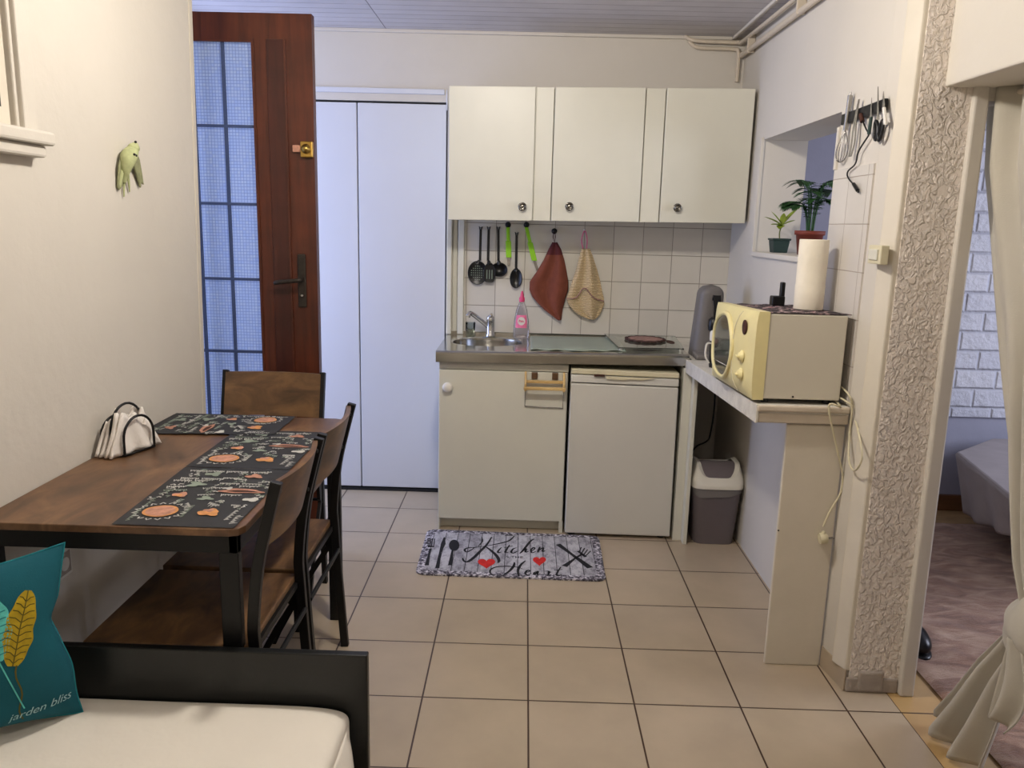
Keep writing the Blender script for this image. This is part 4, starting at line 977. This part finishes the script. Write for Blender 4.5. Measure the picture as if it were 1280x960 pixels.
# ================================================================== DINING TABLE
TZ = .760
dt = thing('dining_table', 'rectangular dining table with rustic wood top and black metal frame', 'table', (-.98, -.03, 0))
mb = MB()
tx0, tx1, ty0, ty1 = -1.283, -.672, -.548, .500
c_ = .03
mb.prism([(tx0, ty0, TZ-.018), (tx1-c_, ty0, TZ-.018), (tx1-.009, ty0+.009, TZ-.018), (tx1, ty0+c_, TZ-.018), (tx1, ty1-c_, TZ-.018), (tx1-.009, ty1-.009, TZ-.018), (tx1-c_, ty1, TZ-.018), (tx0, ty1, TZ-.018)], (0, 0, .018))
mb.build('tabletop', 'tablewood', dt, bevel=.002)
zf = TZ-.018
mb = MB()
for a_, b2 in (((tx0+.012, ty0+.012), (tx1-.014, ty0+.034)), ((tx0+.012, ty1-.034), (tx1-.014, ty1-.012)), ((tx0+.012, ty0+.012), (tx0+.034, ty1-.012)), ((tx1-.036, ty0+.012), (tx1-.014, ty1-.012))):
    mb.box((a_[0], a_[1], zf-.045), (b2[0], b2[1], zf))
mb.build('frame', 'blackmetal', dt, bevel=.002)
for x in (tx0+.012, tx1-.060):
    for y in (ty0+.012, ty1-.037): MB().box((x, y, 0), (x+.046 if x > -1 else x+.030, y+.025, zf-.044)).build('leg', 'blackmetal', dt, bevel=.003)
# placemats
def decal_setup(C0, ex, ey): return lambda u, v, dz=0: C0+ex*u+ey*v+Vector((0, 0, dz))
def placemat(label, name, fr, seed):
    """fr(u,v): u across 0..1 along long side, v 0..1"""
    rnd = random.Random(seed)
    t = thing(name, label, 'placemat', fr(.5, .5), 'charcoal printed placemats on the dining table')
    mb = MB(); mb.grid(lambda u, v: fr(u, v, .0014+.0006*math.sin(u*9+seed)*math.sin(v*7)), 16, 10)
    Z = .0032; nrm = (0, 0, 1); CHK, VEG, ORG, SAL, BRN = 1, 2, 3, 4, 5
    def stroke(mi, pts, w_): mb.ribbon([fr(u, v, Z) for u, v in pts], w_, nrm, .0002, mi)
    def blob(mi, cu, cv, ru, rv, wob=.15, dz=0, n=26, ph=0):
        pts = [fr(cu+ru*(1+wob*math.sin(3*a+ph)+wob*.6*math.sin(5*a+ph*2))*math.cos(a), cv+rv*(1+wob*math.sin(3*a+ph)+wob*.6*math.sin(5*a+ph*2))*math.sin(a), Z+.0003+dz) for a in [2*PI*k/n for k in range(n)]]
        mb.add([fr(cu, cv, Z+.0003+dz)]+pts, [(0, 1+k, 1+(k+1) % n) for k in range(n)], mi)
    def scribble(mi, u0, v0, du, dv, words_, h):
        u = 0; h *= 2.3
        for w_ in range(words_):
            for l_ in range(rnd.randint(4, 6)):
                hh = h*rnd.choice((.6, .6, 1)); x, y = u0+du*u, v0+dv*u
                stroke(mi, [(x, y), (x+du*.012-dv*hh, y+du*hh+dv*.012), (x+du*.02, y+dv*.02), (x+du*.030-dv*hh*.5, y+du*hh*.5+dv*.03)], .0036); u += .034
            u += .02
    pu, pv = .20, .27
    for k in range(16):
        a = 2*PI*k/16
        stroke(CHK, [(pu+.112*math.cos(a), pv+.185*math.sin(a)), (pu+.135*math.cos(a+.12), pv+.225*math.sin(a+.12)), (pu+.115*math.cos(a+.25), pv+.19*math.sin(a+.25))], .0045)
    blob(ORG, pu, pv, .088, .145, .02); blob(SAL, pu, pv, .074, .12, .03, .0002)
    for k in range(6): a = 2*PI*k/6; stroke(BRN, [(pu, pv), (pu+.045*math.cos(a), pv+.075*math.sin(a)), (pu+.04*math.cos(a+.6), pv+.06*math.sin(a+.6))], .004)
    blob(ORG, .20, .68, .050, .085, .22, ph=1); blob(SAL, .23, .66, .022, .045, .2, .0002)
    blob(SAL, .56, .76, .038, .19, .16, ph=2); blob(BRN, .555, .77, .018, .13, .1, .0002, ph=2); blob(CHK, .60, .62, .02, .045, .25, .0003)
    blob(VEG, .66, .30, .045, .07, .3, ph=3); blob(SAL, .47, .27, .038, .065, .2, ph=.5); blob(ORG, .455, .26, .016, .04, .2, .0002)
    blob(CHK, .42, .92, .03, .07, .2); blob(VEG, .42, .52, .03, .06, .3, ph=2.2)
    blob(SAL, .84, .74, .035, .075, .25, ph=1.4); blob(VEG, .86, .35, .035, .07, .3, ph=.3)
    for (a_, b2, du_, dv_, n, h) in ((.34, .42, -.5, .5, 1, .03), (.10, .86, .9, .1, 1, .03), (.05, .93, .9, 0, 1, .03), (.545, .08, .1, 1, 1, .02), (.61, .07, .1, 1, 1, .02), (.60, .40, .1, 1, 1, .02), (.73, .06, .05, 1, 2, .022), (.78, .10, .0, 1, 2, .022), (.93, .10, .0, 1, 4, .022), (.33, .80, 0, .6, 1, .025), (.30, .50, -.9, 0, 1, .03), (.36, .60, -.3, .8, 1, .03), (.80, .48, .0, .9, 1, .02), (.70, .50, .0, .9, 2, .02), (.48, .42, .1, .7, 1, .02), (.50, .62, 0, .9, 1, .02), (.66, .70, 0, .9, 1, .02), (.05, .08, 1, 0, 2, .02)):
        scribble(CHK if rnd.random() < .75 else VEG, a_, b2, du_, dv_, n, h)
    for cu_, cv_ in ((.40, .08), (.47, .12), (.56, .16), (.62, .12), (.68, .52), (.75, .66), (.80, .60), (.88, .62), (.92, .80), (.30, .86), (.36, .30), (.38, .66), (.52, .50), (.58, .44), (.74, .88), (.66, .92), (.48, .94), (.84, .16), (.90, .20), (.76, .36)):
        for k in range(6):
            a = rnd.uniform(0, PI); x, y = cu_+rnd.uniform(-.028, .028), cv_+rnd.uniform(-.05, .05); l_ = rnd.uniform(.010, .022)
            stroke(CHK if rnd.random() < .65 else VEG, [(x, y), (x+l_*math.cos(a), y+l_*1.7*math.sin(a)), (x+l_*1.6*math.cos(a+.9), y+l_*2.4*math.sin(a+.9))], rnd.uniform(.003, .0055))
    mb.build('mat_sheet', ['placemat', 'chalk', 'chalk2', 'orange', 'salmon', 'brownprint'], t)
    return t
def mapq(a, b, c, d, z):  # quad map
    A, B, C, D = (Vector((p[0], p[1], z)) for p in (a, b, c, d))
    return lambda u, v, dz=0: (A*(1-u)+D*u)*(1-v)+(B*(1-u)+C*u)*v+Vector((0, 0, dz))
ZP = TZ+.0008
placemat('charcoal printed placemat nearest the sofa, behind the nearest chair', 'placemat', mapq((-.970, -.543), (-.690, -.543), (-.690, -.110), (-.985, -.110), ZP), 1)
placemat('charcoal printed placemat in the middle of the three, before the second side chair', 'placemat', mapq((-.985, -.108), (-.690, -.108), (-.690, .300), (-.985, .300), ZP+.0006), 2)
placemat('charcoal printed placemat lying crosswise at the far end of the table', 'placemat', mapq((-.845, .492), (-.845, .245), (-1.270, .215), (-1.270, .492), ZP+.0030), 3)
# napkin holder
nc = Vector((-1.215, .035, TZ+.001))
nh = thing('napkin_holder', 'black wire napkin holder filled with white napkins near the wall', 'napkin holder', nc)
ang = math.radians(72); ex, ey = Vector((math.cos(ang), math.sin(ang), 0)), Vector((-math.sin(ang), math.cos(ang), 0))
def arch(off, w_, h_):
    return [nc+ey*off+ex*(-w_/2)+Vector((0, 0, .004))]+[nc+ey*off+ex*(-w_/2*math.cos(PI*k/14))+Vector((0, 0, h_*.45+h_*.55*math.sin(PI*k/14))) for k in range(15)]+[nc+ey*off+ex*(w_/2)+Vector((0, 0, .004))]
for off, w_, h_ in ((-.042, .115, .112), (.0, .125, .145), (.042, .115, .105)):
    MB().tube(arch(off, w_, h_), .0038, 8).build('wire_arch', 'blackmetal', nh)
MB().tube([nc+ex*x+ey*y+Vector((0, 0, .004)) for x, y in ((-.058, -.042), (.058, -.042), (.058, .042), (-.058, .042))], .003, 6, closed=True).build('base_wire', 'blackmetal', nh)
for k, off in enumerate((-.030, -.014, .014, .030)):
    def nf(u, v, off=off, k=k):
        w_ = .085+.05*(1-v); x = (u-.5)*2*w_*(.72-.12*v)
        z = .004+v*(.098+.016*math.sin(u*5+k*2)+.012*math.sin(u*13+k)); y = off*(1-.3*v)+.005*math.sin(u*16+k*1.7+v*3)*(1.2-v)
        return nc+ex*x+ey*y+Vector((0, 0, z))
    MB().grid(nf, 26, 10).build('napkin', 'napkin', nh, solid=.009)

# ================================================================== CHAIRS
def chair(label, loc, rot):
    """local: sitter faces -x; backrest at +x; width along y (.40); origin under seat centre"""
    t = thing('dining_chair', label, 'chair', (0, 0, 0), 'rustic wood and black metal dining chairs')
    xb = .205
    # side posts (rear legs + back uprights in one bent bar)
    for s_ in (-1, 1):
        y = s_*.190
        pts = smooth_path([(xb+.025, y, 0), (xb+.008, y, .25), (xb-.002, y, .44), (xb-.004, y, .52), (xb+.012, y, .66), (xb+.040, y, .78), (xb+.062, y, .865)], 4)
        MB().bar(pts, .020, .026, side=(0, 1, 0)).build('rear_post', 'blackmetal', t, bevel=.002)
        MB().bar([(-.165, y, .0), (-.175, y, .44)], .020, .024, side=(0, 1, 0)).build('front_leg', 'blackmetal', t, bevel=.002)
        MB().bar([(xb-.004, y, .40), (.12, y, .27), (-.0, y, .045), (-.02, y, .0)], .012, .018, side=(0, 1, 0)).build('brace', 'blackmetal', t)
        MB().prism([(xb-.008, y-.006, .455), (xb-.008, y-.006, .35), (xb-.045, y-.006, .38), (xb-.055, y-.006, .44)], (0, .012, 0)).build('gusset', 'blackmetal', t)
    MB().box((-.185, -.185, .425), (xb-.008, -.165, .442)).box((-.185, .165, .425), (xb-.008, .185, .442)).box((-.19, -.185, .425), (-.17, .185, .442)).box((xb-.028, -.185, .425), (xb-.008, .185, .442)).build('seat_frame', 'blackmetal', t)
    MB().box((-.205, -.200, .442), (xb-.016, .200, .460)).build('seat', 'chairwood', t, bevel=.003)
    def bf(u, v, d=0):
        y = (u-.5)*.372; z = .695+v*.165; lean = .022+(z-.70)*.255
        bow = .026*(1-(2*u-1)**2)
        return Vector((xb+lean+bow-.012+d, y, z))
    mb = MB().grid(lambda u, v: bf(u, v, .007), 20, 4).grid(lambda u, v: bf(1-u, v, -.007), 20, 4)
    for v0 in (0, 1): mb.grid(lambda u, v, v0=v0: bf(u, v0, .007-.014*v), 20, 1)
    mb.build('backrest', 'chairwood', t)
    MB().tube([(xb+.012, -.185, .36), (xb+.012, .185, .36)], .007, 8).build('stretcher', 'blackmetal', t)
    for s_ in (-1, 1):
        for z in (.725, .835):
            MB().lathe([(.006, 0), (.005, .003), (.0005, .004)], (xb+.026+(z-.70)*.255, s_*.165, z), 10, (1, 0, 0)).build('bolt', 'blackpl', t)
    place(t, loc, rot); return t
def place(t, loc, rot): t.location = loc; t.rotation_euler = (0, 0, rot)
ch1 = chair('dining chair nearest the bed, its backrest overlapping the table corner', (-.865, -.325, 0), 0)
ch2 = copy_tree(ch1); ch2['label'] = 'dining chair second from the bed, on the long side of the table'; place(ch2, (-.867, .100, 0), 0)
ch3 = copy_tree(ch1); ch3['label'] = 'dining chair at the far end of the table before the brown door'; place(ch3, (-1.017, .545, 0), PI/2)

# ================================================================== DAYBED + CUSHION
BY = -.588
bd_ = thing('daybed', 'black daybed frame with end board and white-sheeted mattress', 'bed', (-.84, -1.5, 0))
MB().box((-1.284, BY, .10), (-.382, BY+.022, .482)).build('end_board', 'blackwood', bd_, bevel=.003)
MB().box((-1.284, -2.55, .10), (-1.262, BY, .30)).box((-.455, -2.55, .16), (-.436, BY, .27)).build('side_rail', 'blackwood', bd_, bevel=.002)
for x in (-1.284, -.442): MB().box((x, BY-.001-.04, 0), (x+.055, BY+.02, .105)).build('leg', 'blackwood', bd_)
for x in (-1.284, -.442): MB().box((x, -2.55, 0), (x+.055, -2.50, .105)).build('leg', 'blackwood', bd_)
def mtf(u, v):
    # closed superellipse section swept along y
    a = 2*PI*u; c, s_ = math.cos(a), math.sin(a); k = 7
    W_, H_ = .415, .080
    yy = BY-.006-v*1.94; e = 1.0
    if v < .012: e = 1-.10*(1-v/.012)**2
    x = W_*abs(c)**(2/k)*(1 if c > 0 else -1)*(.985+.015*e); z = H_*abs(s_)**(2/k)*(1 if s_ > 0 else -1)*e
    p = Vector((-.838+x, yy, .283+z))
    if s_ > 0: p.z += .003*noise.noise(Vector((p.x*3, yy*3, 0)))
    return p
mb = MB().grid(mtf, 72, 90, wrap=True)
for v0 in (0, 1): q = [mtf(k/72, v0) for k in range(72)]; mb.add(q, [tuple(range(72)) if v0 == 0 else tuple(range(71, -1, -1))])
mb.build('mattress', 'sheet', bd_)
# sheet overhang on the room side
def shf(u, v):
    y = BY-.02-u*1.9; fl = .010*math.sin(u*60)*v+.006*math.sin(u*140+1)*v
    cz = .315-v*(.09+.02*math.sin(u*31)); r = min(1, u/.03)
    return Vector((-.424+.020*math.sin(min(1, v*1.6)*PI/2)*r+fl, y, cz))
MB().grid(shf, 160, 12).build('sheet_overhang', 'sheet', bd_, solid=.003)
# cushion
CW, CHh = .385, .385
ob = Vector((-1.005, -.655, .362)); wdir = Vector((-.80, -.60, 0)).normalized(); back = Vector((-.60, .80, 0)).normalized()
tilt = math.radians(9); udir = (Vector((0, 0, 1))*math.cos(tilt)+back*math.sin(tilt)).normalized(); nrm_ = wdir.cross(udir).normalized()
if nrm_.dot(CAM-ob) < 0: nrm_ = -nrm_
def cush(u, v, side=1):
    uu, vv = 2*u-1, 2*v-1
    th = .062*(max(0, 1-abs(uu)**2.6)*max(0, 1-abs(vv)**2.6))**.62
    inset = .032*(1-abs(vv)**1.5)*uu*abs(uu)**6; insv = .026*(1-abs(uu)**1.5)*vv*abs(vv)**6
    p = ob+wdir*(u*CW-inset)+udir*(v*CHh-insv)
    if uu < 0: p += wdir*(.014*math.exp(-((v-.60)/.07)**2)-.012*math.exp(-((v-.30)/.14)**2))*(-uu)**3
    p += nrm_*(th*side*(1 if side > 0 else .7)+.006*math.sin(u*7+v*3)*th*12*side)
    return p
cu = thing('cushion', 'teal cushion with banana leaf print leaning against the wall on the bed', 'cushion', ob)
N_ = 40
mb = MB().grid(lambda u, v: cush(u, v, 1), N_, N_).grid(lambda u, v: cush(u, 1-v, -1), N_, N_)
mb.build('cover', 'teal', cu)
MB().tube([cush(u, v, 0) for u, v in [(k/24, 0) for k in range(24)]+[(1, k/24) for k in range(24)]+[(1-k/24, 1) for k in range(24)]+[(0, 1-k/24) for k in range(24)]], .0022, 6, closed=True).build('piping', 'tealdk', cu)
def leafprint(base, tip, w_, matn, vein, nm, ribs=11):
    (u0, v0), (u1, v1) = base, tip; du, dv = u1-u0, v1-v0; L = math.hypot(du, dv); px_, py_ = -dv/L, du/L
    def q(s_, t, d=.0012):
        wd = w_*math.sin(PI*min(1, max(0, s_*.94+.04)))**.55*(1+.06*math.sin(s_*22))
        return cush(u0+du*s_+px_*wd*t, v0+dv*s_+py_*wd*t)+nrm_*d
    mb = MB().grid(lambda a, b: q(a, b*2-1), 22, 10); lo = mb.build(nm, matn, cu)
    mb = MB(); mb.ribbon([q(k/16, 0, .0016) for k in range(17)], .0022, nrm_, .0002)
    for k in range(1, ribs):
        s_ = k/ribs
        for sg in (-1, 1): mb.ribbon([q(max(0, s_-.05), .05*sg, .0016), q(s_, .45*sg, .0016), q(min(1, s_+.01), .88*sg, .0016)], .0020, nrm_, .0002)
    mb.build('leaf_veins', vein, lo)
    return q
q1 = leafprint((.318, .42), (.205, .80), .074, 'mustard', 'olive', 'yellow_leaf')
q2 = leafprint((.392, .46), (.425, .86), .105, 'turq', 'tealdk', 'turquoise_leaf')
mb = MB(); mb.ribbon([cush(.300-.0*k+.01*math.sin(k), .42-.34*k/10)+nrm_*.0014 for k in range(11)], .003, nrm_, .0002); mb.build('stem_print', 'olive', cu)
mb = MB(); mb.ribbon([cush(.375-.09*k/10, .46-.30*k/10)+nrm_*.0016 for k in range(11)], .0026, nrm_, .0002); mb.build('stem_print', 'turq', cu)
tm = text_mesh('jarden bliss', .027, (cush(.205, .125)+nrm_*.003, -wdir+udir*.10, udir+wdir*-.0), 0, 't', None, shear=.35)
# drape the lettering on the cushion
for i, p in enumerate(tm.v):
    r = p-ob; u, v = r.dot(wdir)/CW, r.dot(udir)/CHh; tm.v[i] = cush(u, v)+nrm_*.002
tm.build('script_lettering', 'paleline', cu)

# wall socket under the table
s0 = at(77, 705, 'x', XL+.004)
so = thing('wall_socket', 'white square wall socket low on the left wall beside the cushion', 'socket', s0)
MB().box((XL, s0.y-.040, s0.z-.040), (XL+.010, s0.y+.040, s0.z+.040)).build('plate', 'white', so, bevel=.003)
MB().box((XL+.009, s0.y-.030, s0.z-.030), (XL+.012, s0.y+.030, s0.z+.030)).build('insert', 'greyplaster', so)
MB().lathe([(.019, 0), (.019, .003)], (XL+.012, s0.y, s0.z), 20, (1, 0, 0)).build('socket_well', 'white', so)

# ================================================================== GREEN ORNAMENT on the left wall
def L_(px, py, d=.02): return at(px, py, 'x', XL+d)
oc = L_(163, 200)
og_ = thing('wall_ornament', 'pale green winged creature ornament hanging on the left wall', 'ornament', oc)
mb = MB()
mb.tube(smooth_path([L_(169, 181, .03), L_(166, 188, .032), L_(161, 196, .03), L_(158, 208, .024), L_(156, 220, .016), L_(155, 228, .012)], 4), [.010, .012, .014, .016, .018, .020, .022, .023, .024, .023, .022, .02, .018, .016, .014, .012, .010, .009, .008, .007, .006], 12)
mb.build('body', 'bird', og_)
MB().ball(L_(167, 185, .035), .017, (1, 1.2, .9)).tube([L_(171, 184, .035), L_(174, 188, .038)], [.008, .003], 8).build('head', 'bird', og_)
MB().ball(L_(169.5, 177.5, .042), .004).ball(L_(168, 193, .052), .004).ball(L_(170, 194.5, .052), .004).build('eyes', 'blackpl', og_)
def limb(pts, rads, nm, mm_): MB().tube(smooth_path([L_(*p) for p in pts], 4), rads, 8, flat=None).build(nm, mm_, og_)
def limb_auto(pts, r0, r1, nm, mm_):
    P = smooth_path([L_(*p) for p in pts], 4); n = len(P); MB().tube(P, [r0+(r1-r0)*k/(n-1) for k in range(n)], 8).build(nm, mm_, og_)
def wing(pts, nm, mm_, th=.006):
    P = [L_(px, py, d) for px, py, d in pts]; MB().prism(P, (th, 0, 0)).build(nm, mm_, og_, bevel=.002)
wing([(151, 190, .012), (154, 193, .012), (153, 210, .010), (151, 233, .006), (147, 238, .004), (145.5, 234, .004), (147, 208, .010)], 'wing', 'birdd')
wing([(171, 195, .012), (173, 200, .012), (176, 218, .008), (178, 231, .004), (175, 228, .004), (174, 235, .004), (169, 218, .008), (165, 206, .012)], 'wing', 'birdd')
limb_auto([(157, 215, .014), (155, 228, .010), (155, 246, .006)], .007, .002, 'tail_feather', 'bird')
limb_auto([(159, 212, .014), (161, 228, .010), (162, 240, .006)], .006, .002, 'tail_feather', 'bird')
limb_auto([(153, 212, .014), (150, 226, .010), (149, 236, .006)], .008, .004, 'tail_feather', 'bird')

# ================================================================== CURTAIN
ct = thing('curtain', 'long greige curtain tied in a knot near the floor at the bedroom opening', 'curtain', (1.27, -.5, 1.84))
LE = [(1.86, .215), (1.64, .185), (1.45, .100), (1.20, -.013), (.87, -.146), (.62, -.245), (.50, -.320)]
RE = [(1.86, -.90), (1.2, -.80), (.87, -.62), (.62, -.46), (.50, -.405)]
def lerp_tab(T_, z):
    for (za, a_), (zb, b2) in zip(T_, T_[1:]):
        if z >= zb: k = (za-z)/(za-zb); return a_+(b2-a_)*k
    return T_[-1][1]
def curf(u, v):
    z = 1.86-v*1.36; l, r = lerp_tab(LE, z), lerp_tab(RE, z)
    y = l+(r-l)*(u+.02*math.sin(u*20))
    amp = .022*(1-.55*v)
    return Vector((1.262+amp*math.sin(u*2*PI*6.5+.8+v*.6)+.006*math.sin(u*50+v*9)+.0*v, y, z))
MB().grid(curf, 140, 50).build('drape', 'curtain', ct, solid=.002)
# narrow fold behind at left
def cur2(u, v):
    z = 1.80-v*1.2; l = lerp_tab(LE, z)
    return Vector((1.30+.01*math.sin(u*9), l-.01-u*.10, z))
kn = Vector((1.255, -.355, .475))
def knot(u, v):
    a, t = 2*PI*u, PI*v
    r = 1+.10*math.sin(3*a+2*t)+.07*math.sin(5*t+a*2)
    return kn+Vector((.050*r*math.sin(t)*math.cos(a), .075*r*math.sin(t)*math.sin(a), -.078*r*math.cos(t)))
MB().grid(knot, 40, 24, wrap=True).build('knot', 'curtain', ct)
TL = [(.46, -.300), (.40, -.262), (.30, -.195), (.15, -.115), (.045, -.050), (.02, -.06)]
TR = [(.46, -.36), (.40, -.37), (.30, -.345), (.15, -.325), (.045, -.305), (.02, -.30)]
def tail(u, v):
    z = .46-v*.43; l, r = lerp_tab(TL, z), lerp_tab(TR, z)
    return Vector((1.245-.035*v+.026*(.3+v)*math.sin(u*2*PI*2.4+.4), l+(r-l)*u, z+.020*v*math.sin(u*PI)*-1+.03*v*(1-u)*0))
MB().grid(tail, 60, 30).build('tail', 'curtain', ct, solid=.003)
def tail2(u, v):
    z = .44-v*.22; return Vector((1.215+.018*math.sin(u*PI*3)-.02*v, -.345-u*(.05+.06*math.sin(v*PI*.9)), z+.02*math.sin(u*PI)))
MB().grid(tail2, 30, 20).build('loop_end', 'curtain', ct, solid=.004)
MB().tube([(1.275, .10, 1.838), (1.275, -2.9, 1.81)], .008, 10).build('rail', 'lining', ct)

# ================================================================== BEDROOM
rg = MB()
def rgf(u, v):
    e = .03*noise.noise(Vector((u*9, v*9, 1)))
    y = -1.2+v*2.85+e*(1 if v > .5 else 0); x = 1.318+u*2.0
    if v > .9: y -= .25*max(0, u-.45)
    return Vector((x, y, .018+.010*noise.noise(Vector((x*14, y*14, 0)))*min(1, u*40)*min(1, (1-v)*40)-(.012 if u == 0 or v == 1 else 0)))
tag(rg.grid(rgf, 90, 120).build('fur_rug', 'fur'), 'shaggy brown fur rug on the bedroom floor', 'rug')
bb = thing('bed', 'grey blanketed bed in the bedroom behind the curtain', 'bed', (2.6, 1.3, 0))
c0_, cf_, cb_ = at(1195, 567, 'z', .42), at(1252, 614, 'z', .42), at(1250, 546, 'z', .42)
cb_ = c0_+(cb_-c0_)*.80
dd = (cf_-c0_).normalized(); de = (cb_-c0_).normalized()
far_ = c0_+Vector((1.5, 0, 0))
q = [c0_, c0_+dd*.9, c0_+dd*.9+Vector((1.3, -.0, 0)), Vector((3.6, 1.8, .42)), cb_]
MB().prism([Vector((p.x, p.y, .40)) for p in q], (0, 0, .03)).build('blanket_top', 'blanket', bb, bevel=.01)
def drp(u, v):
    if u < .5: p = c0_.lerp(c0_+dd*.9, (.5-u)*2)
    else: p = c0_.lerp(cb_, (u-.5)*2)
    out = Vector((-.02, 0, 0))
    lo_ = .12 if u > .46 else .12+(.46-u)*.35
    z = .42-v*(.42-lo_)
    f = .018*math.sin(u*44)*v
    return Vector((p.x+.05*v+f+.03*v, p.y+f*.5-.0*v, z))
MB().grid(drp, 60, 14).build('blanket_drape', 'blanket', bb, solid=.006)
MB().box((c0_.x+.32, c0_.y-.35, 0), (c0_.x+.36, c0_.y-.31, .38)).build('leg', 'pine', bb)
MB().box((c0_.x+.32, c0_.y-.6, .2), (3.4, c0_.y+.2, .39)).build('bed_base', 'blanket', bb)
p_ = at(1141, 815, 'z', 0)
sl_ = thing('slipper', 'black slipper toe on the rug edge showing past the textured wall end', 'slipper', (p_.x, p_.y, .02))
MB().ball((p_.x+.002, p_.y+.03, .050), .050, (1.0, 2.2, .95), 20).build('upper', 'blackpl', sl_)
MB().ball((p_.x+.002, p_.y+.03, .020), .053, (1.0, 2.2, .28), 20).build('sole', 'blackpl', sl_)

# ================================================================== LIGHTS, WORLD, CAMERA
def area(name, loc, target, size, power, color, sy=None, shape='RECTANGLE'):
    l = bpy.data.lights.new(name, 'AREA'); l.energy = power; l.color = color; l.shape = shape; l.size = size; l.size_y = sy or size
    o = bpy.data.objects.new(name, l); COL.objects.link(o); o.location = loc
    o.rotation_euler = (Vector(target)-Vector(loc)).to_track_quat('-Z', 'Y').to_euler(); return o
cl_ = bpy.data.lights.new('ceiling_bulb', 'POINT'); cl_.energy = 62; cl_.color = (1, .925, .83); cl_.shadow_soft_size = .07
lo = bpy.data.objects.new('ceiling_bulb', cl_); COL.objects.link(lo); lo.location = (-.22, -.10, 2.30)
c2_ = bpy.data.lights.new('near_fill', 'POINT'); c2_.energy = 14; c2_.color = (1, .91, .82); c2_.shadow_soft_size = .15  # added fill light brightening the camera side, not a bulb of the room
lo = bpy.data.objects.new('near_fill', c2_); COL.objects.link(lo); lo.location = (-.1, -1.7, 2.28)
area('doorway_daylight', (-1.99, 1.40, 1.25), (-1.0, 1.42, 1.1), .80, 28, (.50, .60, 1.0), 2.0)
area('bedroom_window_daylight', (3.9, .2, 1.5), (1.5, 1.2, .9), 1.2, 60, (.78, .83, 1.0), 1.2)
wd = bpy.data.worlds.new('World'); SC.world = wd; wd.use_nodes = True
wd.node_tree.nodes['Background'].inputs[0].default_value = (.45, .62, 1, 1); wd.node_tree.nodes['Background'].inputs[1].default_value = .8
cd = bpy.data.cameras.new('Camera'); co = bpy.data.objects.new('Camera', cd); COL.objects.link(co)
cd.sensor_fit = 'HORIZONTAL'; cd.sensor_width = 36; cd.lens = FPX/1280*36; cd.clip_start = .02; cd.clip_end = 50
mx = Matrix((CR, CU, -CF)).transposed().to_4x4(); mx.translation = CAM; co.matrix_world = mx
SC.camera = co
SC.view_settings.view_transform = 'Standard'; SC.view_settings.look = 'None'; SC.view_settings.gamma = 1; SC.view_settings.use_curve_mapping = False
SC.view_settings.exposure = -.03
